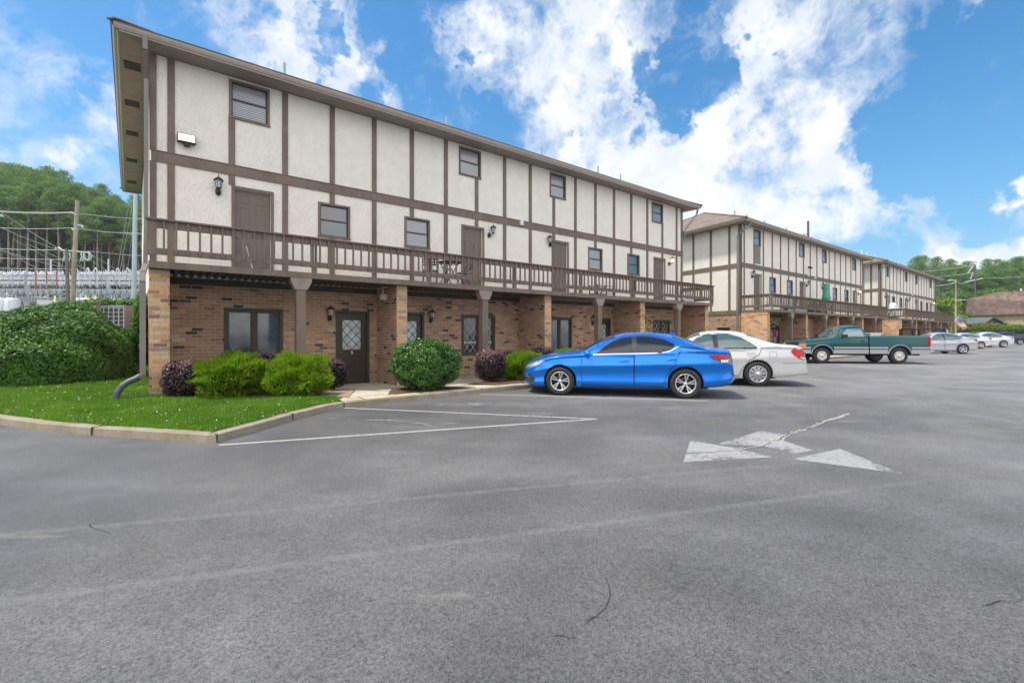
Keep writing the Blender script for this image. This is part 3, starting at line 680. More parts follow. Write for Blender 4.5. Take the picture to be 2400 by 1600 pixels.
    if first:
        spout([(-.13, -EY-.05, 7.93), (-.13, -EY-.04, 7.62), (-.115, -.13, 7.2), (-.115, -.13, 3.9), (-.13, -.13, 3.0)])
        spout([(-.13, -.13, 3.0), (-.16, -1.3, 2.7), (-.16, -1.42, 2.5), (-.16, -1.42, .62), (-.22, -1.46, .55)], .1)
        q = MB()
        pts = [(-.20, -1.44, .60), (-.27, -1.47, .55), (-.38, -1.5, .50), (-.48, -1.54, .42), (-.55, -1.58, .30), (-.57, -1.60, .14)]; dense = []
        for a, b in zip(pts, pts[1:]):
            for k in range(6): dense.append([a[j]+(b[j]-a[j])*k/6 for j in range(3)])
        q.tube(dense+[pts[-1]], [.056+.006*(i % 2) for i in range(len(dense)+1)], 10); q.build('flexible_drain_pipe', 'corrugated_pipe', B)
        spout([(BL+.45, -EY-.05, 7.93), (BL+.45, -EY, 7.6), (BL+.02, -.09, 6.7), (BL+.06, -.09, 6.4)])
    else:
        spout([(-.02, -EY-.05, 7.93), (-.08, -EY+.1, 7.62), (-.22, -.25, 7.45), (-.26, .05, 7.2), (-.20, .12, 2.8), (-.18, .12, .1)], .12)
        spout([(BL+.45, -EY-.05, 7.93), (BL+.4, -.5, 7.7), (BL+.06, -.09, 7.3), (BL+.06, -.09, 3.0)])
    # balcony
    bl = bal_len or BL+.02; bx0 = -.06; YF = -1.65
    K = empty('balcony'); K.parent = B
    q = MB(); q.box(bx0, bl, YF+.03, -.03, 2.86, ZD-.02); q.build('balcony_deck', 'walk_concrete', K)
    q = MB(); q.box(bx0-.01, bl+.02, YF, YF+.03, 2.78, ZD); q.box(bx0-.01, bx0+.02, YF+.03, -.04, 2.78, ZD); q.box(bl-.01, bl+.02, YF+.03, -.04, 2.78, ZD); q.build('balcony_fascia', 'trim', K)
    q = MB(); segs = [(0.30, 5.29), (5.62, 10.76), (11.09, 16.16), (16.49, 21.29)]
    for k, (a, b) in enumerate(segs):
        if first and k < 2:
            pch = .16 if k == 0 else .16; x = a
            while x+pch <= b:
                q.add([(x, -1.6, 2.845), (x+pch*.35, -1.6, 2.845), (x+pch*.5, -1.6, 2.785), (x+pch*.85, -1.6, 2.785), (x+pch, -1.6, 2.845)]+[(x, -.06, 2.845), (x+pch*.35, -.06, 2.845), (x+pch*.5, -.06, 2.785), (x+pch*.85, -.06, 2.785), (x+pch, -.06, 2.845)], [(i, i+1, i+6, i+5) for i in range(4)], 1); x += pch
        else: q.box(a, b, -1.6, -.05, 2.80, 2.84)
    if bl > BL+1: q.box(BL+.1, bl-.02, -1.6, -.05, 2.80, 2.84)
    q.build('balcony_ceiling', ['balcony_soffit', 'corrugated'], K)
    q = MB(); q.box(.28, BL-.02, -.05, -.001, 2.62, 2.775); q.build('ledger_board', 'trim_dark', K)
    # railing: cap, boards, balusters
    q = MB(); zt = 3.775; q.box(bx0-.05, bl+.06, YF-.09, YF+.05, zt-.035, zt)
    q.box(bx0+.12, bl, YF-.02, YF+.005, zt-.19, zt-.037); q.box(bx0+.12, bl, YF-.02, YF+.005, 3.05, 3.185)
    q.build('railing_boards', 'trim', K)
    q = MB(); n = int((bl-.1)/.202)
    for k in range(n):
        x = bx0+.24+k*.202
        q.box(x-.019, x+.019, YF-.062, YF-.022, 3.075, zt-.038)
    q.build('balusters', 'trim', K)
    for sx in ([bl] if first else [bx0+.02, bl]):
        q = MB(); q.box(sx-.06, sx+.05, YF+.05, -.04, zt-.035, zt-.001); q.box(sx-.012, sx+.012, YF+.03, -.04, zt-.19, zt-.037); q.box(sx-.012, sx+.012, YF+.03, -.04, 3.05, 3.185)
        k_ = YF+.2
        while k_ < -.1: q.box(sx-.05, sx-.014, k_-.019, k_+.019, 3.05, zt-.038); k_ += .202
        q.build('side_railing', 'trim', K)
    px = 3.1
    while px < bl-.3:
        q = MB(); q.box(px-.055, px-.017, YF+.006, YF+.09, 2.925, zt-.04); q.box(px+.017, px+.055, YF-.018+.024, YF+.09, 2.925, zt-.04); q.box(px-.05, px+.05, YF-.004, YF+.003, 2.80, 3.05); q.build('railing_post', 'trim', K); px += 3.1
    q = MB(); q.box(bx0-.03, bx0+.12, YF-.03, YF+.12, 3.045, zt-.037); q.build('end_post', 'trim', K)
    q = MB(); q.box(bl-.1, bl+.02, YF-.03, YF+.09, 2.925, zt-.037); q.build('end_post', 'trim', K)
    # timber columns with bracket capitals
    for cx_ in [2.80, 8.14, 13.44, 18.78]+([24.2] if bl > BL+2 else []):
        c = empty('porch_column'); c.parent = B; q = MB(); q.box(cx_-.105, cx_+.105, -1.62, -1.42, -.3, 2.52); q.build('column_shaft', 'trim', c)
        q = MB(); a = .235; q.prism([(cx_-a, -1.645, 2.775), (cx_+a, -1.645, 2.775), (cx_+a, -1.645, 2.70), (cx_+.135, -1.645, 2.50), (cx_-.135, -1.645, 2.50), (cx_-a, -1.645, 2.70)], (0, .245, 0)); q.build('bracket_capital', 'trim_light', c)
    return B
B1 = apartment('b1', .0, 13.4, 0, -.029, 'nearest cream half-timbered apartment block, its ground floor door marked 5', True)
B2 = apartment('b2', 26.58, 12.74, -.16, .19, 'middle cream half-timbered apartment block with a closed green parasol on its balcony', bal_len=21.8)
B3 = apartment('b3', 51.45, 12.25, -.18, .34, 'farthest cream half-timbered apartment block with a striped flag near its end')
# ---------------------------------------------------------------- terrain, lot, kerbs, markings
def sst(a, b, x): t = max(0, min(1, (x-a)/(b-a))); return t*t*(3-2*t)
def lerp_pts(P, x):
    if x <= P[0][0]: return P[0][1]
    for (a, b), (c, d) in zip(P, P[1:]):
        if x <= c: return b+(d-b)*(x-a)/(c-a)
    return P[-1][1]
def zt(x, y):
    left = lerp_pts([(10.5, .09), (15.5, .26), (17, .7), (20, 1.25), (30, 2.1), (65, 3.55), (95, 4.4), (125, 10), (140, 14), (175, 25), (230, 34), (300, 38)], y)
    mid = lerp_pts([(28, -.05), (60, 3), (95, 4.4), (140, 12), (230, 28)], y)
    k = sst(.4, -.1, x); k2 = sst(.0, 12, x)
    z = (left*k+(-.05)*(1-k) if y < 28 else left*(1-k2)+mid*k2) if x > -20 else left
    if y < 10.4 and x > -8: z = -.05
    d = x*F2[0]+y*F2[1]
    if x > 60:
        r = lerp_pts([(62, -.05), (72, .9), (84, 1.9), (100, 2.6), (140, 5.5), (190, 14), (260, 22)], d) if y > -25+0*x else -.05
        r *= sst(-30, -8, y) if d > 60 else 1
        if y < 11 and x < 96: r = -.05
        w = sst(60, 80, x); z = z*(1-w)+max(r, -.05)*w if y > 9.5 or x > 96 else -.05
    if x < -20: z = max(left, 0)*sst(6, 20, y) - .05*(1-sst(6, 20, y))
    if y < 5 and x <= 96: z = -.05
    return z
def grid_obj(name, xs, ys, zf, m, kind='structure'):
    vs = [(x, y, zf(x, y)) for y in ys for x in xs]; n = len(xs)
    fs = [(j*n+i, j*n+i+1, (j+1)*n+i+1, (j+1)*n+i) for j in range(len(ys)-1) for i in range(n-1)]
    me = bpy.data.meshes.new(name); me.from_pydata(vs, [], fs); me.materials.append(MATS[m]); me.polygons.foreach_set('use_smooth', [True]*len(fs)); me.update()
    o = bpy.data.objects.new(name, me); COL.objects.link(o); o['kind'] = kind; return o
gx = sorted(set([-900, -500, -300, -200, -140, -100, -70, -50, -35, -25]+[-20+i for i in range(0, 25)]+[8, 14, 20, 30, 40, 50, 60, 66, 72, 78, 84, 90, 94, 96, 98, 101, 105, 110, 116, 123, 130, 140, 150, 165, 180, 200, 225, 260, 320, 420, 600, 1000]))
gy = sorted(set([-900, -400, -200, -100, -60, -40, -30, -20, -12, -8, -4, 0, 4, 7, 9, 9.6]+[10+i*.5 for i in range(0, 25)]+[24, 26, 28, 31, 35, 40, 46, 52, 58, 65, 72, 80, 90, 100, 110, 120, 130, 140, 155, 175, 200, 230, 270, 330, 450, 700, 1000]))
KX = [(8.5, .0), (10.82, -1.91), (14, -3.6), (18, -5.6), (24, -8.5), (60, -40)]
def zground(x, y):
    if y < 16.4 and x < 60: return -.05
    if y < 60 and x < lerp_pts(KX, y)-.3: return -.05
    return zt(x, y)
grid_obj('ground', gx, gy, zground, 'grass_ground')
kerb_l = [(-8.5, 24), (-5.6, 18), (-3.6, 14), (-2.6, 12.1), (-1.91, 10.82), (-1.32, 9.82), (-.69, 8.92), (-.0, 8.07), (.56, 7.36), (.68, 7.30), (1.19, 7.72), (1.86, 8.38), (2.61, 8.96), (2.95, 9.12), (3.3, 9.18)]
def offset_line(P, d):
    out = []
    for i, p in enumerate(P):
        a = Vector(P[max(i-1, 0)]); b = Vector(P[min(i+1, len(P)-1)]); t = (b-a).normalized(); out.append((p[0]-t.y*d, p[1]+t.x*d))
    return out
def strip(name, P, w, z0, z1, m, kind='structure', rnd=.0):
    q = MB(); Q = offset_line(P, w); n = len(P); rng = random.Random(4)
    dens = []
    for (a, b), (c, d) in zip(zip(P, Q), zip(P[1:], Q[1:])):
        k = max(1, int((Vector(b)-Vector(d)).length/.35))
        for j in range(k): t = j/k; dens.append(((a[0]+(c[0]-a[0])*t, a[1]+(c[1]-a[1])*t), (b[0]+(d[0]-b[0])*t, b[1]+(d[1]-b[1])*t)))
    dens.append((P[-1], Q[-1])); vs = []
    for a, b in dens:
        j = rng.uniform(-rnd, rnd); ax, ay = a
        vs += [(ax, ay, z0), (ax+(b[0]-ax)*.08, ay+(b[1]-ay)*.08, z1-.012+j), (ax+(b[0]-ax)*.2, ay+(b[1]-ay)*.2, z1+j), (*b, z1+j), (*b, z0)]
    fs = [(i*5+k, i*5+k+1, (i+1)*5+k+1, (i+1)*5+k) for i in range(len(dens)-1) for k in range(4)]
    q.add(vs, fs, 0, False); o = q.build(name, m); o['kind'] = kind; return o
lot = [(-900, -700), (900, -700), (900, -60), (130, -60), (96, 4), (96, 9.36), (8, 9.36), (3.3, 9.22)]+[(x+.02, y+.04) for x, y in kerb_l[::-1]]+[(-14, 30), (-38, 60), (-900, 60)]
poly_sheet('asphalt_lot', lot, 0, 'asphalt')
strip('kerb', kerb_l, .17, -.02, .115, 'kerb_concrete', rnd=.004)
strip('kerb', [(3.3, 9.18), (5.6, 9.27), (8, 9.33), (12, 9.33), (30, 9.33), (60, 9.33), (95.8, 9.33)], .16, -.02, .115, 'kerb_concrete', rnd=.003)
def zwalk(x, y): return .108 if y < 10.85 else .108-.11*min(1, (y-10.85)/1.6)
def clip_grid(name, pts, step, zf, m, kind='structure'):
    bm = bmesh.new(); f = bm.faces.new([bm.verts.new((x, y, 0)) for x, y in pts])
    x0, x1 = min(p[0] for p in pts), max(p[0] for p in pts); y0, y1 = min(p[1] for p in pts), max(p[1] for p in pts)
    x = x0+step
    while x < x1: bmesh.ops.bisect_plane(bm, geom=bm.faces[:]+bm.edges[:]+bm.verts[:], plane_co=(x, 0, 0), plane_no=(1, 0, 0)); x += step
    y = y0+step
    while y < y1: bmesh.ops.bisect_plane(bm, geom=bm.faces[:]+bm.edges[:]+bm.verts[:], plane_co=(0, y, 0), plane_no=(0, 1, 0)); y += step
    bmesh.ops.triangulate(bm, faces=bm.faces[:])
    for v in bm.verts: v.co.z = zf(v.co.x, v.co.y)
    me = bpy.data.meshes.new(name); bm.to_mesh(me); bm.free(); me.materials.append(MATS[m])
    if sum(p.normal.z for p in me.polygons) < 0: me.flip_normals()
    me.polygons.foreach_set('use_smooth', [True]*len(me.polygons)); o = bpy.data.objects.new(name, me); COL.objects.link(o)
    if kind: o['kind'] = kind
    return o
for (ax, ay), (bx, by) in zip(kerb_l, offset_line(kerb_l, .175)):
    if (ax, ay) in ((-.69, 8.92), (.68, 7.30), (1.86, 8.38), (2.95, 9.12)): MB().bar((ax-(bx-ax)*.05, ay-(by-ay)*.05, .061), (bx, by, .061), .008, .113).build('kerb_joint', 'crack')['kind'] = 'structure'
walk = clip_grid('pavement', [(3.0, 9.27), (5.6, 9.4), (8, 9.47), (95.8, 9.47), (95.8, 13.35), (0.3, 13.35), (.3, 12.5), (3.3, 12.3), (3.3, 11.0), (3.77, 10.8), (3.0, 9.6)], 4.0, zwalk, 'walk_concrete')
for nm, P, m in (('planting_bed', [(4.09, 9.71), (4.64, 10.75), (5.3, 10.6), (6.25, 9.69)], 'mulch'), ('planting_bed', [(6.52, 10.71), (7.12, 9.80), (14.6, 9.80), (14.3, 10.71)], 'mulch'), ('planting_bed', [(17.2, 10.71), (17.8, 9.80), (25.6, 9.80), (25.2, 10.71)], 'mulch')):
    poly_sheet(nm, P, .114, m)
def zlawn(x, y): return .10 if y < 10.5 else zt(min(x, -.1), y)+.012
inner = offset_line(kerb_l, .165)
clip_grid('lawn_soil', inner[:-1]+[(3.02, 9.6), (3.77, 10.82), (3.32, 11.0), (3.3, 12.32), (.3, 12.52), (.3, 13.3), (-.02, 13.38), (-.2, 17), (-.4, 24)], .5, zlawn, 'grass_ground')
clip_grid('planting_bed', [(.3, 11.75), (1.2, 11.05), (2.3, 10.35), (3.05, 10.0), (3.25, 9.75), (3.72, 10.78), (3.28, 10.98), (3.28, 12.3), (.32, 12.5)], .5, lambda x, y: max(zlawn(x, y), zwalk(x, y))+.012, 'leaf_litter')
# parking lines
def line(name, a, b, w=.09, m='road_paint', z=.004):
    a = Vector(a); b = Vector(b); d = (b-a).normalized(); n = Vector((-d.y, d.x))*w/2
    return poly_sheet(name, [tuple(a+n), tuple(b+n), tuple(b-n), tuple(a-n)], z, m)
line('parking_line', (.68, 7.12), (5.98, 5.31), .085); line('parking_line', (2.94, 9.11), (5.95, 5.30), .085, z=.008)
for ex in (9.45, 12.77, 16.5, 19.92, 23.58, 27.2, 30.9, 34.6, 38.3, 42, 45.7, 49.4, 53.1, 56.8, 60.5, 64.2, 67.9, 71.6):
    line('parking_line', (ex-3.27, 9.2), (ex, 5.24), .085)
# scuffed tyre arc
def curve_strip(name, P, w, m, z=.005, jit=0., seed=1):
    rng = random.Random(seed); D = []
    for a, b in zip(P, P[1:]):
        k = max(1, int((Vector(b)-Vector(a)).length/.07))
        for j in range(k): D.append((a[0]+(b[0]-a[0])*j/k+rng.uniform(-jit, jit), a[1]+(b[1]-a[1])*j/k+rng.uniform(-jit, jit), w*rng.uniform(.4, 1.3)))
    D.append((*P[-1], w*.3)); L = [(x, y) for x, y, _ in D]; vs = []
    for i, (x, y, ww) in enumerate(D):
        a = Vector(L[max(i-1, 0)]); b = Vector(L[min(i+1, len(L)-1)]); t = (b-a).normalized(); vs += [(x-t.y*ww/2, y+t.x*ww/2, z), (x+t.y*ww/2, y-t.x*ww/2, z)]
    q = MB(); q.add(vs, [(2*i, 2*i+1, 2*i+3, 2*i+2) for i in range(len(D)-1)]); o = q.build(name, m); o['kind'] = 'structure'
    if o.data.polygons[0].normal.z < 0: o.data.flip_normals()
    return o
# worn direction arrow
for P in ([(5.78, 3.46), (5.87, 2.86), (5.77, 2.4), (4.75, 2.93)], [(5.9, 3.13), (7.19, 3.16), (7.2, 2.78), (6.78, 2.68), (6.25, 2.71)], [(6.78, 2.68), (6.5, 2.23), (6.14, 2.3), (6.25, 2.71)], [(5.87, 2.22), (6.87, 2.05), (6.16, 1.28)]):
    poly_sheet('painted_arrow', P, .004, 'worn_paint')
def gpx(x, y):
    u = (x-1200)/1080; d = CH*1080/(y-780); return (d*(F2[0]+u*R2[0]), d*(F2[1]+u*R2[1]))
crk = [(5.12, 3.12), (5.46, 2.94), (5.77, 2.84), (6.0, 2.8), (6.25, 2.71), (6.85, 2.75), (7.28, 2.81), (7.84, 2.79), (8.76, 2.85)]
curve_strip('crack_filler', crk+[(9.4, 2.82), (10.0, 2.85)], .06, 'crack_fill', .006, .012, 3)
curve_strip('asphalt_crack', crk, .018, 'crack', .008, .014, 5)
curve_strip('asphalt_crack', [gpx(*p) for p in ((1421, 1356), (1426, 1375), (1432, 1392), (1424, 1407), (1417, 1425), (1396, 1443), (1382, 1450), (1372, 1462))], .006, 'crack', .004, .009, 6)
curve_strip('asphalt_crack', [gpx(*p) for p in ((1300, 1490), (1318, 1488), (1336, 1496), (1352, 1493))], .005, 'crack', .004, .008, 61)
curve_strip('asphalt_crack', [gpx(*p) for p in ((205, 1228), (235, 1245), (262, 1252))], .006, 'crack', .004, .012, 62)
curve_strip('asphalt_crack', [gpx(*p) for p in ((2310, 1418), (2340, 1406), (2372, 1412), (2400, 1402))], .006, 'crack', .004, .008, 63)
curve_strip('asphalt_crack', [(3.2, 7.7), (3.0, 7.2), (3.15, 6.9), (3.4, 6.6)], .008, 'crack', .004, .01, 8)
curve_strip('asphalt_crack', [(1.15, .95), (1.22, 1.0), (1.3, 1.02)], .006, 'crack', .004, .006, 9)
curve_strip('asphalt_crack', [(11, 3.4), (13.5, 3.0), (17, 2.2), (21, 1.3)], .010, 'crack', .004, .02, 10)
curve_strip('tyre_mark', [gpx(*p) for p in ((770, 981), (850, 984), (925, 985), (980, 992), (1040, 1004))], .12, 'dust', .004, .01, 23)
for k, P in enumerate([[(990, 948), (1080, 944), (1160, 946), (1090, 955)]]):
    poly_sheet('dust_stain', [gpx(*p) for p in P], .0035, 'dust')
for x in (3.43, 4.8, 6.3, 7.9, 9.5, 11.1, 12.7, 14.3, 15.9, 17.5):
    q = MB(); q.box(x-.006, x+.006, 9.26, 9.70, .10, .1165); o = q.build('pavement_joint', 'crack'); o['kind'] = 'structure'

# ---------------------------------------------------------------- vehicles
def pchip(P):
    X = np.array([p[0] for p in P], float); Y = np.array([p[1] for p in P], float); h = np.diff(X); dl = np.diff(Y)/h; m = np.zeros(len(X)); m[0] = dl[0]; m[-1] = dl[-1]
    for i in range(1, len(X)-1):
        if dl[i-1]*dl[i] > 0: w1, w2 = 2*h[i]+h[i-1], h[i]+2*h[i-1]; m[i] = (w1+w2)/(w1/dl[i-1]+w2/dl[i])
    def f(x):
        x = min(max(x, X[0]), X[-1]); i = min(int(np.searchsorted(X, x, side='right'))-1, len(X)-2); i = max(i, 0); t = (x-X[i])/h[i]
        return Y[i]*(1+2*t)*(1-t)**2+m[i]*h[i]*t*(1-t)**2+Y[i+1]*t*t*(3-2*t)+m[i+1]*h[i]*t*t*(t-1)
    return f
def paint(name, c, metal=.0, rough=.28, flake=.0):
    def f(t, b):
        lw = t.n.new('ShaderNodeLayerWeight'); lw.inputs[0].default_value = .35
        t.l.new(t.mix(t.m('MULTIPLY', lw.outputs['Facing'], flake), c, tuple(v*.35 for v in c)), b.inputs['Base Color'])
    return mat(name, f, base=c, rough=rough, metal=metal, coat=1.0 if 'blue' not in name else .7, spec=.35)
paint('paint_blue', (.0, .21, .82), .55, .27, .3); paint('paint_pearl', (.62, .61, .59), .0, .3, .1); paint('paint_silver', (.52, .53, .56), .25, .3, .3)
paint('paint_white', (.66, .68, .72), .0, .3, .1); paint('paint_navy', (.02, .025, .05), .2, .25, .2); paint('paint_teal', (.0, .08, .085), .2, .28, .4); paint('paint_grey_light', (.40, .41, .43), .3, .3, .2)
mat('tyre', base=(.022, .022, .023), rough=.75, var=.15, vscale=20); mat('arch_dark', base=(.01, .01, .011), rough=.9); mat('chrome', base=(.78, .79, .8), rough=.1, metal=1)
mat('alloy', base=(.62, .62, .63), rough=.28, metal=.7); mat('rim_dark', base=(.035, .035, .037), rough=.4); mat('steel_wheel', base=(.62, .60, .54), rough=.4, metal=.3)
mat('tint', f_glass, base=(.008, .010, .014), rough=.02, spec=.6, coat=.3); mat('tint_green', f_glass, base=(.045, .085, .075), rough=.03, spec=1.0, coat=1.0); mat('tint_truck', f_glass, base=(.10, .16, .18), rough=.04, spec=1.0, coat=1.0)
mat('black_trim', base=(.015, .015, .016), rough=.4); mat('seam', base=(.006, .008, .012), rough=.6)
mat('lamp_red', base=(.45, .006, .008), rough=.15, spec=.3, coat=.3); mat('lamp_amber', base=(.75, .22, .02), rough=.15, coat=1); mat('lamp_clear', base=(.58, .6, .62), rough=.08, spec=1, coat=1, metal=.3); mat('lamp_dark', base=(.05, .05, .055), rough=.1, coat=1)
mat('silver_lower', base=(.42, .42, .43), rough=.3, metal=.4, coat=.6)

class Body:
    def __init__(s, top, belt, bot, wid, xf, xr, tumble=.24, roof_pow=.36, crease=0.):
        s.top = pchip(top); s.belt = pchip(belt); s.bot = pchip(bot); s.wid = pchip(wid); s.xf = xf; s.xr = xr; s.tum = tumble; s.rp = roof_pow; s.cr = crease; s.sides = (1, -1)
    def side(s, x, z):
        """half width at height z"""
        b = s.belt(x); w = s.wid(x); T = max(s.top(x), b+.02)
        if z <= b:
            lo = s.bot(x); t = (z-lo)/max(b-lo, .05); t = min(max(t, 0), 1)
            y = w*(1-.065*(1-t)**2.2-.045*max(0, (t-.66)/.34)**1.5)
            y += s.cr*.022*math.exp(-((t-.68)/.07)**2)-s.cr*.016*math.exp(-((t-.46)/.14)**2)+s.cr*.016*math.exp(-((t-.17)/.07)**2)
            return y
        H = T-b; t = min((z-b)/H, 1); g = min(max((H-.16)/.25, 0), 1); wb = w*.98
        c = max(0, 1-t**2.2) if g > .5 else max(0, 1-t**2)
        return wb*(1-s.tum*g*t)*c**s.rp
    def sec(s, x, n=34):
        lo = s.bot(x); b = s.belt(x); T = max(s.top(x), b+.02); P = [(0, lo), (s.wid(x)*.80, lo), (s.side(x, lo)-.015, lo+.008)]
        for i in range(1, 14): z = lo+.02+(b-lo-.02)*i/14; P.append((s.side(x, z), z))
        for i in range(0, 18):
            a = (i/18)**1.0*pi/2; t = sin(a); z = b+(T-b)*t; P.append((s.side(x, z), z))
        P.append((0, T)); return P
    def mesh(s, arches=(), r=.35, matn='paint_blue', step=.04):
        xs = []; x = s.xr
        while x < s.xf: xs.append(x); x += step
        xs += [s.xf]
        for e in (.01, .022): xs += [s.xf-e, s.xr+e]
        xs = sorted(set(round(v, 4) for v in xs)); vs = []; S = [s.sec(x) for x in xs]; n = len(S[0]); m = 2*n-2
        for x, P in zip(xs, S):
            vs += [(x, y, z) for y, z in P]+[(x, -y, z) for y, z in P[-2:0:-1]]
        fs = [(i*m+j, i*m+(j+1) % m, (i+1)*m+(j+1) % m, (i+1)*m+j) for i in range(len(xs)-1) for j in range(m)]
        fs += [tuple(range(m))[::-1], tuple((len(xs)-1)*m+j for j in range(m))]
        me = bpy.data.meshes.new('body'); me.from_pydata(vs, [], fs); me.polygons.foreach_set('use_smooth', [True]*(len(fs)-2)+[False]*2)
        me.materials.append(MATS[matn]); me.materials.append(MATS['arch_dark'])
        bm = bmesh.new(); bm.from_mesh(me); bmesh.ops.recalc_face_normals(bm, faces=bm.faces[:]); bm.to_mesh(me); bm.free()
        o = bpy.data.objects.new('body', me); COL.objects.link(o)
        cs = []
        for ax, az in arches:
            q = MB(); q.lathe([(0, -1.2), (r, -1.2), (r, 1.2), (0, 1.2)], (ax, 0, az), 40, axis='y'); 
            c = q.build('cut', 'arch_dark'); c.data.materials.clear(); c.data.materials.append(MATS[matn]); c.data.materials.append(MATS['arch_dark']); c.data.polygons.foreach_set('material_index', [1]*len(c.data.polygons)); cs.append(c)
            mo = o.modifiers.new('b', 'BOOLEAN'); mo.operation = 'DIFFERENCE'; mo.object = c; mo.solver = 'EXACT'
        if cs:
            dg = bpy.context.evaluated_depsgraph_get(); nm = bpy.data.meshes.new_from_object(o.evaluated_get(dg)); o.modifiers.clear(); o.data = nm
            for c in cs: bpy.data.objects.remove(c)
        return o
    def patch(s, poly, name, matn, parent, off=.004, step=.05, both=True, thick=0.0):
        q = MB()
        bm = bmesh.new(); f = bm.faces.new([bm.verts.new((x, 0, z)) for x, z in poly]); xs = [p[0] for p in poly]; zs = [p[1] for p in poly]
        for axis, lo, hi in ((0, min(xs), max(xs)), (2, min(zs), max(zs))):
            v = lo+step
            while v < hi-1e-4:
                co = [0, 0, 0]; co[axis] = v; no = [0, 0, 0]; no[axis] = 1
                bmesh.ops.bisect_plane(bm, geom=bm.faces[:]+bm.edges[:]+bm.verts[:], plane_co=co, plane_no=no); v += step
        bmesh.ops.triangulate(bm, faces=[f for f in bm.faces if len(f.verts) > 4])
        bm.verts.index_update(); V = [(v.co.x, v.co.z) for v in bm.verts]; Fc = [tuple(v.index for v in f.verts) for f in bm.faces]; bm.free()
        for sg in (s.sides if both else (1,)):
            q.add([(x, sg*(s.side(x, z)+off), z) for x, z in V], Fc, 0, True)
        o = q.build(name, matn, parent); return o
    def ribbon(s, pts, w, name, matn, parent, off=.006, both=True, q=None, close=False):
        own = q is None; q = q or MB(); D = []
        P = list(pts)+([pts[0]] if close else [])
        for a, b in zip(P, P[1:]):
            k = max(1, int(math.dist(a, b)/.04)); D += [(a[0]+(b[0]-a[0])*j/k, a[1]+(b[1]-a[1])*j/k) for j in range(k)]
        D.append(P[-1])
        for sg in (s.sides if both else (1,)):
            vs = []
            for i, (x, z) in enumerate(D):
                a = D[max(i-1, 0)]; b = D[min(i+1, len(D)-1)]; tx, tz = b[0]-a[0], b[1]-a[1]; L = math.hypot(tx, tz) or 1; nx, nz = -tz/L*w/2, tx/L*w/2
                for k in (1, -1): X, Z = x+nx*k, z+nz*k; vs.append((X, sg*(s.side(X, Z)+off), Z))
            q.add(vs, [(2*i, 2*i+1, 2*i+3, 2*i+2) for i in range(len(D)-1)], 0, True)
        return q.build(name, matn, parent) if own else q
    def top_patch(s, x0, x1, t0, name, matn, parent, off=.004, edge=lambda x: 0):
        """windscreen style patch over the upper section between x0 and x1, from height fraction t0 to centre"""
        vs = []; n = 14; xs = np.linspace(x0, x1, 16)
        for x in xs:
            b = s.belt(x); T = max(s.top(x), b+.02); tt = min(.97, t0+edge(x)); row = []
            for i in range(n+1):
                a0 = math.asin(tt); a = a0+(pi/2-a0)*i/n; z = b+(T-b)*sin(a); row.append((x, s.side(x, z) if i < n else 0, z+off))
            vs += row+[(x_, -y_, z_) for x_, y_, z_ in row[-2::-1]]
        m = 2*n+1; q = MB(); q.add(vs, [(i*m+j, i*m+j+1, (i+1)*m+j+1, (i+1)*m+j) for i in range(len(xs)-1) for j in range(m-1)], 0, True)
        return q.build(name, matn, parent)
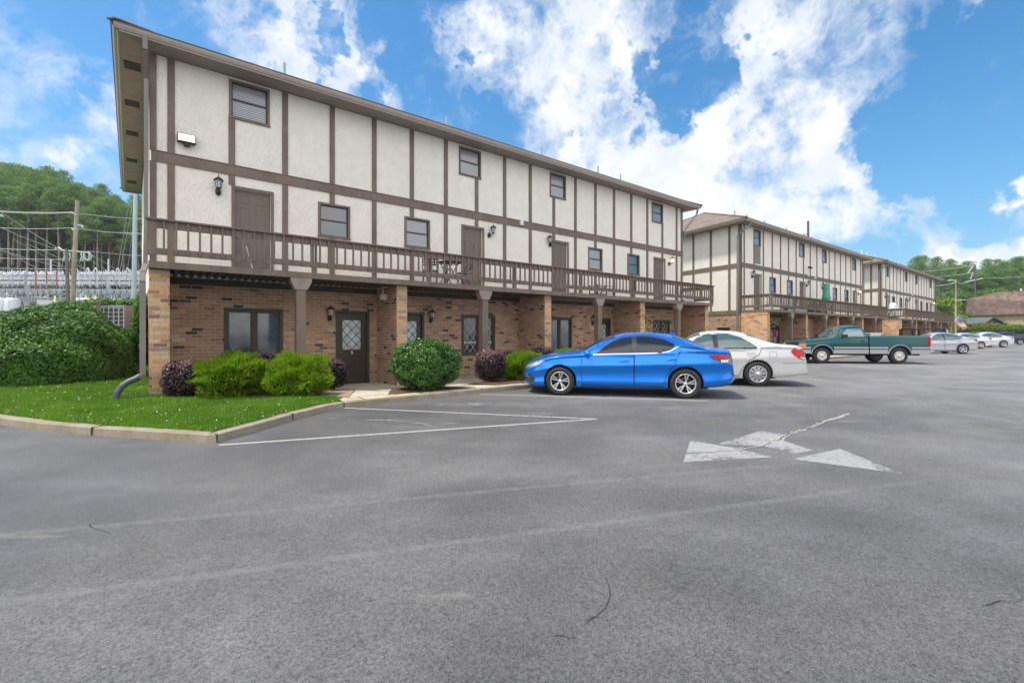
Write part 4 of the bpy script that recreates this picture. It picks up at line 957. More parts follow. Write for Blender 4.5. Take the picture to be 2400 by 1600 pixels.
def wheel(par, x, y, z, r, wd, style, sgn, rr=.66):
    w = empty('wheel'); w.parent = par
    q = MB(); R = r; c = (x, y, z); h = wd/2
    q.lathe([(R*rr, -h*.8), (R*rr+.015, -h*.98), (R*.82, -h*1.04), (R*.95, -h*.93), (R*.99, -h*.72), (R, -h*.4), (R, h*.4), (R*.99, h*.72), (R*.95, h*.93), (R*.82, h*1.04), (R*rr+.015, h*.98), (R*rr, h*.8)], c, 40, axis='y'); q.build('tyre', 'tyre', w)
    fy = y+sgn*h; ri = R*rr
    d = MB(); d.lathe([(0, sgn*(h-.09)), (ri*.98, sgn*(h-.08)), (ri*.99, -sgn*h*.8)], c, 32, axis='y'); d.build('wheel_dish', 'rim_dark', w)
    q = MB(); q.lathe([(ri*.90, sgn*(h-.035)), (ri*.93, sgn*(h-.004)), (ri*1.01, sgn*(h+.002)), (ri*1.02, sgn*(h-.02))], c, 40, axis='y')
    def spoke(a, r0, r1, w0, w1, d0=.02, d1=.012):
        ca, sa = cos(a), sin(a); pr = []
        for rr_, ww, dd in ((r0, w0, d0), (r1, w1, d1)):
            for s_ in (-1, 1): pr.append((x+rr_*ca-s_*ww/2*sa, fy-sgn*dd, z+rr_*sa+s_*ww/2*ca))
        for rr_, ww, dd in ((r0, w0*1.3, d0+.035), (r1, w1*1.2, d1+.03)):
            for s_ in (-1, 1): pr.append((x+rr_*ca-s_*ww/2*sa, fy-sgn*dd, z+rr_*sa+s_*ww/2*ca))
        q.add(pr, [(0, 1, 3, 2), (0, 2, 6, 4), (1, 5, 7, 3), (2, 3, 7, 6), (0, 4, 5, 1)])
    if style == 'five':
        for k in range(5):
            a = pi/2+k*2*pi/5+.12
            for o in (-.17, .17): spoke(a+o*.5, ri*.14, ri*.5, ri*.12, ri*.10); spoke(a+o, ri*.46, ri*.93, ri*.10, ri*.15)
    elif style == 'cover':
        for k in range(20): a = k*pi/10; spoke(a+(.03 if k % 2 else -.03), ri*.24, ri*.93, ri*.05, ri*.15, .006)
        q.lathe([(0, sgn*(h+.012)), (ri*.2, sgn*(h+.008)), (ri*.3, sgn*(h-.01))], c, 16, axis='y')
    elif style == 'star':
        for k in range(5): spoke(pi/2+k*2*pi/5, ri*.1, ri*.94, ri*.28, ri*.34)
    elif style == 'holes':
        q.lathe([(0, sgn*(h+.03)), (ri*.22, sgn*(h+.03)), (ri*.26, sgn*(h+.0)), (ri*.45, sgn*(h-.01))], c, 20, axis='y')
        for k in range(5): spoke(pi/2+k*2*pi/5+.63, ri*.3, ri*.95, ri*.62, ri*.78, .012, .01)
    q.lathe([(0, sgn*(h-.002)), (ri*.15, sgn*(h-.004)), (ri*.18, sgn*(h-.03))], c, 14, axis='y')
    q.build('rim', {'holes': 'steel_wheel', 'cover': 'alloy'}.get(style, 'alloy'), w)
    return w
def sedan(name, loc, rz, label, B, paintn, glass, wins, wb, track, rad, style, seams, head, tail, scale=1.035, group='cars parked nose-in along the kerb', belt_line=None, chrome_belt=True, handles=(), mirror=None, fuel=None, extra=None, ws=(-1.12, -.42), rw=None, tyre_w=.215):
    C_ = empty(name, (*loc, 0), rz, label, 'car', group); C_.scale = (scale,)*3
    b = B.mesh([(0, rad), (-wb, rad)], rad+.045, paintn); b.parent = C_
    for ax in (0, -wb):
        for sg in (1, -1): wheel(C_, ax, sg*(track-tyre_w/2), rad, rad, tyre_w, style, sg)
    q = MB(); q.box(-wb-.5, .5, -.62, .62, .19, .3); q.box(-.38, .38, -.66, .66, .301, .70); q.box(-wb-.38, -wb+.38, -.66, .66, .301, .70); q.build('underbody', 'arch_dark', C_)
    for sd in (1, -1):
        B.sides = (sd,)
        for i, (dpoly, wpoly) in enumerate(wins):
            dr = B.patch(dpoly, 'door', paintn, C_, .0025, .045)
            B.ribbon(dpoly, .013, 'door_seam', 'seam', dr, .0035, close=True)
            B.patch(wpoly, 'side_window', glass, dr, .008)
            B.ribbon(wpoly, .030, 'window_surround', 'black_trim', dr, .006, close=True)
            if i < len(handles):
                hx, hz = handles[i]; q = MB(); yy = B.side(hx, hz)
                q.tube([(hx+.10, sd*(yy+.006), hz-.004), (hx+.07, sd*(yy+.032), hz), (hx-.07, sd*(yy+.032), hz+.008), (hx-.10, sd*(yy+.006), hz+.006)], .013, 8)
                q.build('door_handle', paintn, dr)
        (w1, w2) = (wins[0][1], wins[1][1]); f_ = sorted(w1)[:2]; g_ = sorted(w2)[-2:]; f_.sort(key=lambda p: p[1]); g_.sort(key=lambda p: p[1])
        B.patch([f_[0], f_[1], g_[1], g_[0]], 'door_pillar', 'black_trim', C_, .010, .04)
        if belt_line: B.ribbon(belt_line, .020, 'belt_moulding', 'chrome' if chrome_belt else 'black_trim', C_, .012)
        for s_ in seams: B.ribbon(s_, .008, 'panel_seam', 'seam', C_, .003)
        if extra: extra(C_, B, sd)
    B.sides = (1,)
    B.top_patch(ws[0], ws[1], .84, 'windscreen', glass, C_, .006, edge=lambda x: .0)
    if rw: B.top_patch(rw[0], rw[1], .80, 'rear_window', glass, C_, .006)
    for sg in (1, -1):
        for nm, spec in (('headlight', head), ('tail_light', tail)):
            if not spec: continue
            root = None
            for k, (poly, mm, off) in enumerate(spec):
                V = Body.patch(B, poly, nm if k == 0 else nm+'_lens', mm, root or C_, off, .04, both=False)
                if sg == -1:
                    for v in V.data.vertices: v.co.y *= -1
                root = root or V
    if mirror:
        mx, mz = mirror
        for sg in (1, -1):
            yy = B.side(mx, mz); q = MB(); q.lathe([(0, -.06), (.05, -.055), (.085, -.02), (.088, .03), (.06, .085), (0, .1)], (0, 0, 0), 14, axis='y', smooth=True)
            q.v = [(mx+v[0]*.75, sg*(yy+.10+v[1]*1.15), mz+v[2]*.85+.02) for v in q.v]; q.build('door_mirror', paintn, C_)
            q = MB(); q.bar((mx, sg*(yy-.02), mz-.03), (mx, sg*(yy+.08), mz-.01), .06, .03); q.build('mirror_stalk', 'black_trim', C_)
    if fuel: B.ribbon([(fuel[0]+.09, fuel[1]-.075), (fuel[0]+.09, fuel[1]+.075), (fuel[0]-.09, fuel[1]+.075), (fuel[0]-.09, fuel[1]-.075)], .006, 'fuel_flap_seam', 'seam', C_, .003, close=True)
    return C_
RZ = radians(130.2)
def near_wheel_loc(px, py, ax, rz, half, scale=1.035):
    """car origin (front axle centre) so that the left wheel of axle ax touches (px, py)"""
    f = Vector((cos(rz), sin(rz))); l = Vector((-sin(rz), cos(rz)))
    p = Vector((px, py))-f*ax*scale-l*half*scale
    return (p.x, p.y)
bb_top = [(.93,.50),(.91,.58),(.84,.69),(.68,.80),(.4,.895),(0,.965),(-.46,1.03),(-.8,1.215),(-1.13,1.355),(-1.5,1.425),(-1.8,1.44),(-2.2,1.425),(-2.6,1.36),(-3.0,1.22),(-3.25,1.125),(-3.5,1.085),(-3.64,1.085),(-3.69,.98),(-3.74,.62)]
BLUE = Body([(-a, b) for a, b in bb_top] and sorted(bb_top), sorted([(.93,.46),(.85,.55),(.7,.64),(.4,.77),(0,.865),(-.5,.90),(-.72,.905),(-1.6,.94),(-2.4,.985),(-3,1.0),(-3.5,.99),(-3.66,.93),(-3.74,.58)]),
    sorted([(.93,.28),(.85,.22),(.4,.18),(-.4,.19),(-2.3,.19),(-3.1,.23),(-3.5,.27),(-3.74,.36)]), sorted([(.93,.30),(.90,.42),(.8,.62),(.6,.79),(.3,.875),(0,.902),(-1,.908),(-2.7,.905),(-3.2,.885),(-3.5,.835),(-3.66,.75),(-3.74,.62)]), .93, -3.74, tumble=.26, crease=1.2)
def blue_extra(C_, B, sg):
    q = B.patch([(.60,.36),(.80,.50),(.86,.36),(.84,.26),(.62,.25)], 'fog_lamp_recess', 'lamp_dark', C_, .004, .04)
    B.ribbon([(-2.62,1.13),(-2.9,1.10),(-3.2,1.055)], .05, 'pillar_trim', 'black_trim', C_, .005)
    B.ribbon([(-.40,.24),(-1.3,.235),(-2.3,.235)], .012, 'sill_seam', 'seam', C_, .004)
    for x in (-.44,): MB().box(x-.03, x+.03, *sorted((sg*.80, sg*.875)), .22, .34).build('mud_flap', 'paint_blue', C_)
    if sg < 0: return
    MB().box(.90, .945, -.40, .40, .34, .50).build('grille', 'black_trim', C_)
    MB().box(-3.775, -3.735, -.26, .26, .62, .73).build('number_plate', 'white_plastic', C_)
    MB().prism([(-2.42, -.015, 1.39), (-2.62, -.02, 1.36), (-2.60, -.012, 1.44), (-2.56, -.01, 1.45)], (0, .03, 0)).build('roof_aerial', 'paint_blue', C_)
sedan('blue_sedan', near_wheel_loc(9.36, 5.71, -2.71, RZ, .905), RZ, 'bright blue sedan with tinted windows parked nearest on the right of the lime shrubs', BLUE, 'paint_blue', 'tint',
    [([(-.50,.27),(-.47,.60),(-.50,.89),(-.74,.96),(-.95,1.12),(-1.15,1.25),(-1.4,1.35),(-1.63,1.38),(-1.625,.27)], [(-.82,.962),(-.97,1.09),(-1.14,1.20),(-1.36,1.295),(-1.60,1.335),(-1.585,.99)]),
     ([(-1.64,.27),(-1.645,1.385),(-2.0,1.38),(-2.35,1.30),(-2.60,1.17),(-2.60,1.0),(-2.45,.70),(-2.30,.45),(-2.24,.27)], [(-1.69,.995),(-1.70,1.34),(-2.0,1.335),(-2.28,1.275),(-2.50,1.17),(-2.44,1.075),(-2.25,1.015)])],
    2.71, .905, .325, 'five', [[(.62,.80),(.3,.86),(-.1,.93),(-.45,.97)], [(-2.62,1.0),(-3.0,1.02),(-3.35,1.02)], [(.5,.62),(.42,.75)]],
    [([(.86,.60),(.78,.655),(.62,.735),(.38,.80),(.34,.79),(.50,.69),(.70,.61),(.84,.565)], 'lamp_clear', .006), ([(.60,.66),(.46,.74),(.40,.755),(.50,.685)], 'lamp_amber', .009), ([(.84,.585),(.80,.61),(.66,.665),(.70,.625)], 'lamp_dark', .009)],
    [([(-3.16,.945),(-3.65,.95),(-3.67,.84),(-3.58,.77),(-3.42,.79),(-3.28,.85)], 'lamp_dark', .005), ([(-3.20,.935),(-3.64,.94),(-3.66,.855),(-3.40,.85),(-3.30,.87)], 'lamp_red', .010), ([(-3.42,.845),(-3.60,.85),(-3.56,.80),(-3.44,.80)], 'lamp_clear', .010)],
    belt_line=[(-.74,.935),(-1.2,.955),(-1.64,.965),(-2.2,.985),(-2.38,1.02),(-2.52,1.10),(-2.62,1.135),(-2.9,1.115),(-3.2,1.075)], handles=[(-1.42,.80),(-2.42,.845)], mirror=(-.62,.94), extra=blue_extra, ws=(-1.22,-.50), rw=(-3.15,-2.5), tyre_w=.205)

wp_top = [(1.0,.50),(.96,.62),(.8,.76),(.5,.88),(0,.96),(-.55,1.02),(-.9,1.22),(-1.25,1.40),(-1.6,1.475),(-1.9,1.49),(-2.3,1.475),(-2.62,1.40),(-2.95,1.27),(-3.25,1.155),(-3.6,1.115),(-3.82,1.095),(-3.90,.95),(-3.98,.60)]
WPB = Body(sorted(wp_top), sorted([(1.0,.46),(.85,.6),(.5,.77),(0,.87),(-.6,.94),(-1.6,.97),(-2.4,.99),(-3.3,1.03),(-3.75,1.02),(-3.90,.85),(-3.98,.56)]), sorted([(1.0,.27),(.8,.2),(.3,.17),(-.4,.19),(-2.3,.19),(-3.0,.22),(-3.6,.27),(-3.98,.32)]),
    sorted([(1.0,.45),(.95,.6),(.8,.75),(.5,.85),(0,.895),(-1,.9),(-2.8,.9),(-3.3,.88),(-3.7,.83),(-3.88,.76),(-3.98,.68)]), 1.0, -3.98, tumble=.27, crease=.3)
def pearl_extra(C_, B, sg):
    B.ribbon([(-3.3,.62),(-3.88,.64)], .008, 'bumper_seam', 'seam', C_, .003)
    B.ribbon([(-1.75,.60),(-2.22,.605)], .05, 'side_moulding', 'paint_pearl', C_, .012); B.ribbon([(-.6,.59),(-1.65,.60)], .05, 'side_moulding', 'paint_pearl', C_, .012)
    if sg > 0: MB().box(-4.0, -3.965, -.26, .26, .70, .82).build('number_plate', 'white_plastic', C_)
sedan('white_sedan', near_wheel_loc(13.11, 5.82, -2.72, RZ, .90), RZ, 'pearl white sedan with green tinted glass, half hidden behind the bright blue sedan', WPB, 'paint_pearl', 'tint_green',
    [([(-.55,.27),(-.52,.6),(-.55,.92),(-.85,1.02),(-1.1,1.20),(-1.35,1.35),(-1.66,1.41),(-1.68,.27)], [(-.85,.985),(-1.05,1.12),(-1.25,1.26),(-1.45,1.35),(-1.62,1.375),(-1.63,1.01)]),
     ([(-1.70,.27),(-1.70,1.42),(-2.1,1.40),(-2.45,1.30),(-2.82,1.03),(-2.75,.85),(-2.5,.68),(-2.32,.45),(-2.25,.27)], [(-1.74,1.015),(-1.76,1.385),(-2.05,1.38),(-2.35,1.29),(-2.58,1.14),(-2.70,1.04),(-2.4,1.03)])],
    2.72, .90, .33, 'cover', [[(-2.82,1.03),(-3.3,1.06)]],
    [([(.92,.60),(.7,.72),(.45,.76),(.5,.66),(.8,.58)], 'lamp_clear', .006)],
    [([(-3.52,.93),(-3.62,1.03),(-3.84,1.02),(-3.90,.80),(-3.88,.70),(-3.75,.74),(-3.6,.83)], 'lamp_red', .008), ([(-3.60,1.02),(-3.80,1.07),(-3.84,1.0),(-3.72,.98)], 'lamp_clear', .010), ([(-3.74,.76),(-3.86,.72),(-3.87,.77),(-3.77,.80)], 'lamp_clear', .012)],
    belt_line=[(-.7,.965),(-1.7,1.0),(-2.7,1.01)], chrome_belt=False, handles=[(-1.45,.88),(-2.55,.89)], mirror=(-.75,.98), fuel=(-3.08,.85), extra=pearl_extra, ws=(-1.35,-.58), rw=(-3.2,-2.55))

gs_top = [(.95,.50),(.92,.62),(.78,.76),(.4,.90),(0,.97),(-.45,1.04),(-.9,1.27),(-1.3,1.42),(-1.65,1.47),(-2.0,1.47),(-2.4,1.41),(-2.8,1.28),(-3.15,1.15),(-3.45,1.12),(-3.62,1.10),(-3.68,.95),(-3.73,.62)]
def gsedan(stretch=1.0, low=0.0):
    s = lambda P: sorted((x*stretch, z-low*(z > .9)*1) for x, z in P)
    return Body(s(gs_top), s([(.95,.46),(.8,.62),(.4,.78),(0,.88),(-.6,.93),(-1.6,.96),(-2.5,1.0),(-3.2,1.03),(-3.55,1.02),(-3.66,.88),(-3.73,.58)]), sorted([(.95,.27),(.8,.2),(.3,.18),(-.4,.19),(-2.3,.19),(-3.1,.22),(-3.73*stretch,.33)]),
        s([(.95,.42),(.9,.58),(.75,.74),(.5,.84),(0,.9),(-1,.905),(-2.7,.905),(-3.2,.88),(-3.5,.82),(-3.66,.74),(-3.73,.64)]), .95*stretch, -3.73*stretch, tumble=.27, crease=.6)
GW = [([(-.50,.27),(-.47,.6),(-.52,.92),(-.85,1.08),(-1.1,1.23),(-1.35,1.34),(-1.60,1.39),(-1.61,.27)], [(-.82,.99),(-1.0,1.12),(-1.2,1.24),(-1.4,1.32),(-1.57,1.35),(-1.58,1.0)]),
      ([(-1.63,.27),(-1.63,1.395),(-2.0,1.40),(-2.4,1.32),(-2.75,1.14),(-2.65,.95),(-2.45,.70),(-2.3,.45),(-2.24,.27)], [(-1.67,1.005),(-1.68,1.36),(-2.0,1.365),(-2.35,1.29),(-2.72,1.13),(-2.5,1.05)])]
GT = [([(-3.30,.99),(-3.62,1.0),(-3.66,.86),(-3.52,.85),(-3.38,.90)], 'lamp_red', .008)]; GHd = [([(.86,.62),(.6,.75),(.35,.80),(.5,.69),(.8,.59)], 'lamp_clear', .006)]
G1 = gsedan()
sedan('silver_sedan', near_wheel_loc(44.36, 5.95, -2.69, radians(132), .905, 1.03), radians(132), 'silver grey sedan parked just behind the tailgate of the teal pickup', G1, 'paint_silver', 'tint_green', GW, 2.69, .905, .335, 'star', [], GHd, GT, scale=1.03, belt_line=[(-.7,.955),(-1.6,.98),(-2.6,1.02)], chrome_belt=False, handles=[(-1.42,.87),(-2.42,.91)], mirror=(-.66,.98), rw=(-3.05,-2.55))
G2 = gsedan(1.03, .02)
sedan('white_coupe', near_wheel_loc(67.33, 6.1, -2.78, radians(133), .905, 1.04), radians(133), 'plain white sedan with sloping roof and bright alloy wheels, beyond the silver grey sedan', G2, 'paint_white', 'tint_green', [([(x*1.03, z) for x, z in a], [(x*1.03, z-.01) for x, z in b]) for a, b in GW], 2.78, .905, .345, 'five', [], GHd, GT, scale=1.04, belt_line=[(-.7,.955),(-1.6,.98),(-2.6,1.02)], chrome_belt=False, handles=[(-1.42,.87),(-2.42,.91)], mirror=(-.66,.98), rw=(-3.1,-2.6))
sedan('white_compact', near_wheel_loc(60.3, 6.9, -2.69, radians(133), .905, 1.0), radians(133), 'white car showing only its roof and windscreen between the silver and plain white sedans', G1, 'paint_white', 'tint_green', GW, 2.69, .905, .335, 'star', [], GHd, GT, scale=1.0, rw=(-3.05,-2.55))
sedan('navy_sedan', near_wheel_loc(85.2, 6.3, -2.69, radians(133), .905, 1.07), radians(133), 'dark navy sedan at the far right edge beyond the white sedans', G1, 'paint_navy', 'tint', GW, 2.69, .905, .335, 'five', [], GHd, GT, scale=1.07, rw=(-3.05,-2.55))
sedan('silver_hatchback', near_wheel_loc(90.0, 8.4, -2.69, radians(133), .905, 1.1), radians(133), 'pale grey car farthest along the row, behind the dark navy sedan', G1, 'paint_grey_light', 'tint_green', GW, 2.69, .905, .335, 'star', [], GHd, GT, scale=1.12, rw=(-3.05,-2.55))

# ---- pickup truck (front axle at x=0)
def truck():
    rz = radians(136.5); WBT = 3.34
    loc = near_wheel_loc(27.75, 5.89, -WBT, rz, .93, 1.03)
    T = empty('pickup_truck', (*loc, 0), rz, 'teal regular-cab pickup truck with silver lower band and white tool box in its bed', 'pickup truck', 'cars parked nose-in along the kerb'); T.scale = (1.03,)*3
    CB = Body(sorted([(.86,.98),(.84,1.06),(.6,1.115),(0,1.19),(-.58,1.25),(-.80,1.42),(-1.08,1.70),(-1.3,1.765),(-1.6,1.79),(-1.85,1.775),(-1.93,1.70),(-2.0,1.32)]),
        sorted([(.86,.95),(.7,1.01),(0,1.08),(-.6,1.16),(-1.3,1.20),(-1.93,1.22),(-2.0,1.22)]), sorted([(.86,.50),(-2.0,.47)]),
        sorted([(.86,.86),(.8,.915),(.5,.935),(0,.945),(-1.9,.95),(-2.0,.945)]), .86, -2.0, tumble=.17, roof_pow=.26, crease=.3)
    o = CB.mesh([(0, .38)], .49, 'paint_teal'); o.name = 'cab'; o.parent = T
    # bed
    q = MB(); x0, x1, w, zb, zt_ = -4.62, -2.05, .95, .47, 1.30
    prof = [(w-.02, zb), (w, .62), (w-.004, .95), (w-.012, zt_-.06), (w-.035, zt_), (w-.11, zt_), (w-.11, .78)]
    vs = []
    for x in (x0, x1): vs += [(x, y, z) for y, z in prof]+[(x, -y, z) for y, z in prof[::-1]]
    m = len(prof)*2; q.add(vs, [(j, (j+1) % m, (j+1) % m+m, j+m) for j in range(m-1)]+[(m-1, 0, m, 2*m-1)], 0, False)
    q.add(vs[:m], [tuple(range(m))]); q.add(vs[m:], [tuple(range(m))[::-1]])
    q.box(x0+.001, x0+.05, -w+.1, w-.1, .78, zt_-.01); q.box(x1-.05, x1-.001, -w+.1, w-.1, .78, zt_-.01)
    bd = q.build('bed', ['paint_teal', 'arch_dark'], T)
    c = MB(); c.lathe([(0, -1.2), (.48, -1.2), (.48, 1.2), (0, 1.2)], (-WBT, 0, .38), 40, axis='y'); co = c.build('cut', 'paint_teal'); co.data.materials.append(MATS['arch_dark']); co.data.polygons.foreach_set('material_index', [1]*len(co.data.polygons))
    bd.parent = None; mo = bd.modifiers.new('b', 'BOOLEAN'); mo.object = co; mo.operation = 'DIFFERENCE'; mo.solver = 'EXACT'; dg = bpy.context.evaluated_depsgraph_get(); nm = bpy.data.meshes.new_from_object(bd.evaluated_get(dg)); bd.modifiers.clear(); bd.data = nm; bpy.data.objects.remove(co); bd.parent = T
    q = MB(); q.box(-4.5, .6, -.5, .5, .38, .56); q.build('chassis', 'arch_dark', T)
    for ax in (0, -WBT):
        for sg in (1, -1): wheel(T, ax, sg*.80, .38, .38, .25, 'holes', sg, .56)
    # two-tone lower panels, moulding, chrome arch trims
    def band(x0, x1, z0, z1, off, nm, mm):
        for sg in (1, -1): MB().prism([(x0, sg*.952, z0), (x1, sg*.952, z0), (x1, sg*.952, z1), (x0, sg*.952, z1)], (0, sg*off, 0)).build(nm, mm, T)
    for a, b in ((-.53, .0),): pass
    for a, b in ((-2.0, -.50), (-2.84, -2.06), (-4.62, -3.84), (.50, .80)):
        band(a, b, .475, .78, .006, 'lower_panel', 'silver_lower'); band(a, b, .665, .705, .020, 'side_moulding', 'black_trim'); band(a, b, .708, .722, .018, 'moulding_strip', 'chrome')
    for ax in (0, -WBT):
        for sg in (1, -1):
            q = MB(); pts = [(ax+.50*cos(t), sg*.962, .38+.50*sin(t)) for t in np.linspace(radians(8), radians(172), 30)]
            for a, b in zip(pts, pts[1:]): q.bar(a, b, .03, .032, up=(0, 1, 0))
            q.build('wheel_arch_trim', 'silver_lower', T)
    dp = [(-.62,.50),(-.62,1.13),(-.78,1.24),(-1.12,1.60),(-1.22,1.66),(-1.86,1.66),(-1.92,1.2),(-1.92,.50)]
    wp = [(-.83,1.245),(-1.15,1.57),(-1.24,1.61),(-1.80,1.62),(-1.82,1.25)]
    for sg in (1, -1):
        CB.sides = (sg,); d = CB.patch(dp, 'door', 'paint_teal', T, .0025); CB.ribbon(dp, .010, 'door_seam', 'seam', d, .004, close=True)
        CB.patch(wp, 'side_window', 'tint_truck', d, .008); CB.ribbon(wp, .03, 'window_surround', 'black_trim', d, .006, close=True)
        MB().box(-1.86, -1.70, *sorted((sg*.945, sg*.975)), 1.04, 1.08).build('door_handle', 'black_trim', d)
    for sg in (1, -1):
        q = MB(); q.box(-.98, -.80, sg*1.02, sg*1.16, 1.22, 1.36); q.bar((-.86, sg*.93, 1.24), (-.88, sg*1.06, 1.28), .05, .04); q.build('door_mirror', 'black_trim', T)
    CB.top_patch(-1.06, -.60, .62, 'windscreen', 'tint_green', T, .006)
    # front
    q = MB(); q.box(.84, .875, -.62, .62, .70, .95)
    for z in (.76, .82, .88): q.box(.876, .885, -.62, .62, z-.008, z+.008)
    q.build('grille', 'black_trim', T)
    for sg in (1, -1):
        for z0, z1 in ((.71, .815), (.83, .935)):
            q = MB(); q.box(.84, .885, *sorted((sg*.63, sg*.84)), z0, z1); q.build('headlight', 'lamp_clear', T)
        q = MB(); q.prism([(.885, sg*.845, .70), (.885, sg*.845, .945), (.86, sg*.91, .945), (.72, sg*.945, .945), (.72, sg*.945, .70), (.86, sg*.91, .70)], (0, sg*.006, 0)); q.build('turn_signal', 'lamp_amber', T)
        q = MB(); q.box(-4.64, -4.52, *sorted((sg*.86, sg*.957)), .86, 1.24); q.build('tail_light', 'lamp_red', T)
    q = MB(); q.box(.80, .96, -.93, .93, .50, .66); q.box(.62, .80, .90, .945, .50, .66); q.box(.62, .80, -.945, -.90, .50, .66); q.build('front_bumper', 'chrome', T)
    q = MB(); q.box(.80, .93, -.92, .92, .36, .495); q.build('air_dam', 'black_trim', T)
    q = MB(); q.box(-4.82, -4.64, -.9, .9, .52, .66); q.build('rear_bumper', 'chrome', T); q = MB(); q.box(-4.86, -4.83, -.8, .8, .58, .66); q.build('bumper_step', 'black_trim', T)
    q = MB(); q.box(-4.66, -4.62, -.82, .82, .74, 1.27); q.build('tailgate', 'paint_teal', T)
    b = empty('tool_box'); b.location = Vector(loc).to_3d(); b.rotation_euler = (0, 0, rz); b.scale = (1.03,)*3; tag(b, 'white tool box lying across the front of the teal pickup bed', 'tool box')
    q = MB(); q.box(-2.62, -2.16, -.84, .84, 1.14, 1.40); q.build('box_body', 'white_plastic', b); q = MB(); q.box(-2.67, -2.12, -.88, .88, 1.40, 1.435); q.build('lid', 'lattice_white', b)
truck()
def jeep():
    rz = radians(134); J = empty('jeep', (49.3, 7.5, 0), radians(-46), 'black soft-top off-road car showing above the silver grey sedan', 'car', 'cars parked nose-in along the kerb')
    q = MB(); q.box(-3.0, .45, -.72, .72, .48, 1.12); q.prism([(.45, -.72, .48), (.45, .72, .48), (.45, .72, 1.08), (.45, -.72, 1.08)], (.25, 0, -.02)); q.build('body', 'paint_pearl', J)
    for ax in (0, -2.4):
        for sg in (1, -1):
            wheel(J, ax, sg*.74, .37, .37, .24, 'star', sg, .58); q = MB(); q.box(ax-.48, ax+.48, *sorted((sg*.66, sg*.9)), .80, .84); q.build('mudguard', 'black_trim', J)
    q = MB(); q.prism([(-.62, -.70, 1.80), (-.62, .70, 1.80), (-.55, .70, 1.72), (-.55, -.70, 1.72)], (-2.35, 0, .0)); 
    q.bar((-2.9, .70, 1.12), (-2.9, .70, 1.75), .16); q.bar((-1.6, .70, 1.12), (-1.6, .70, 1.75), .08); q.bar((-2.9, -.70, 1.12), (-2.9, -.70, 1.75), .16); q.build('soft_top', 'black_trim', J)
    q = MB()
    for sg in (1, -1): q.bar((-.30, sg*.68, 1.10), (-.60, sg*.66, 1.76), .07)
    q.bar((-.60, -.68, 1.76), (-.60, .68, 1.76), .06); q.bar((-.30, -.68, 1.12), (-.30, .68, 1.12), .06); q.build('windscreen_frame', 'paint_pearl', J)
    q = MB(); q.add([(-.31, -.66, 1.13), (-.31, .66, 1.13), (-.59, .64, 1.74), (-.59, -.64, 1.74)], [(0, 1, 2, 3)]); q.build('windscreen', 'tint_green', J)
jeep()
# ---------------------------------------------------------------- vegetation
def leaf_mesh(name, P, N, S, mats, mi, aspect=.5, bend=.0, seed=0, core=None):
    """P centres, N normals, S sizes; one rhombic leaf (2 triangles) each; core = MB appended with last material"""
    rng = np.random.default_rng(seed); n = len(P)
    N = N/np.linalg.norm(N, axis=1, keepdims=True); a = rng.normal(size=(n, 3)); a -= (a*N).sum(1, keepdims=True)*N; a /= np.linalg.norm(a, axis=1, keepdims=True); b = np.cross(N, a)
    S = S[:, None]; v = np.empty((n, 4, 3)); v[:, 0] = P-a*S*.5; v[:, 1] = P+b*S*aspect*.5+N*S*bend; v[:, 2] = P+a*S*.5; v[:, 3] = P-b*S*aspect*.5+N*S*bend
    V = v.reshape(-1, 3); cv = np.array(core.v) if core else np.zeros((0, 3)); V = np.vstack([V, cv]) if core else V
    me = bpy.data.meshes.new(name); nq = n; cf = core.f if core else []
    me.vertices.add(len(V)); me.vertices.foreach_set('co', V.ravel())
    loops = list(range(4*n)); ls = list(range(0, 4*n, 4)); lt = [4]*n
    for f in cf: ls.append(len(loops)); lt.append(len(f)); loops += [i+4*n for i in f]
    me.loops.add(len(loops)); me.loops.foreach_set('vertex_index', loops); me.polygons.add(len(ls)); me.polygons.foreach_set('loop_start', ls); me.polygons.foreach_set('loop_total', lt)
    for m in mats: me.materials.append(MATS[m])
    me.polygons.foreach_set('material_index', list(mi)+[len(mats)-1]*len(cf)); me.update(calc_edges=True); me.validate()
    return me
def obj_from(me, name, parent=None, loc=None):
    o = bpy.data.objects.new(name, me); COL.objects.link(o)
    if parent: o.parent = parent
    if loc: o.location = loc
    return o
def lump(d, seed, k=3, amp=.12):
    r = np.random.default_rng(seed); out = np.zeros(len(d))
    for i in range(9):
        w = r.normal(size=3)*k*(1+i*.25); out += np.sin(d@w+r.uniform(0, 6.3))/(1+i*.25)
    return 1+amp*out/2.2
def ball_core(rad, seed, amp, k, mi=0, zmin=None, scale=.86, p=2.):
    m = MB(); vs = []; nu, nv = 22, 14
    for j in range(nv+1):
        for i in range(nu):
            t = 2*pi*i/nu; f = -pi/2+pi*j/nv; vs.append((cos(f)*cos(t), cos(f)*sin(t), sin(f)))
    d = np.array(vs); L = lump(d, seed, k, amp)*scale; q = superq(d, p)
    V = d*L[:, None]*q[:, None]*np.array(rad)
    if zmin is not None: V[:, 2] = np.maximum(V[:, 2], zmin)
    m.add(V, [(j*nu+i, j*nu+(i+1) % nu, (j+1)*nu+(i+1) % nu, (j+1)*nu+i) for j in range(nv) for i in range(nu)], mi); return m
def superq(d, p): return 1/((np.abs(d)**p).sum(1))**(1/p)
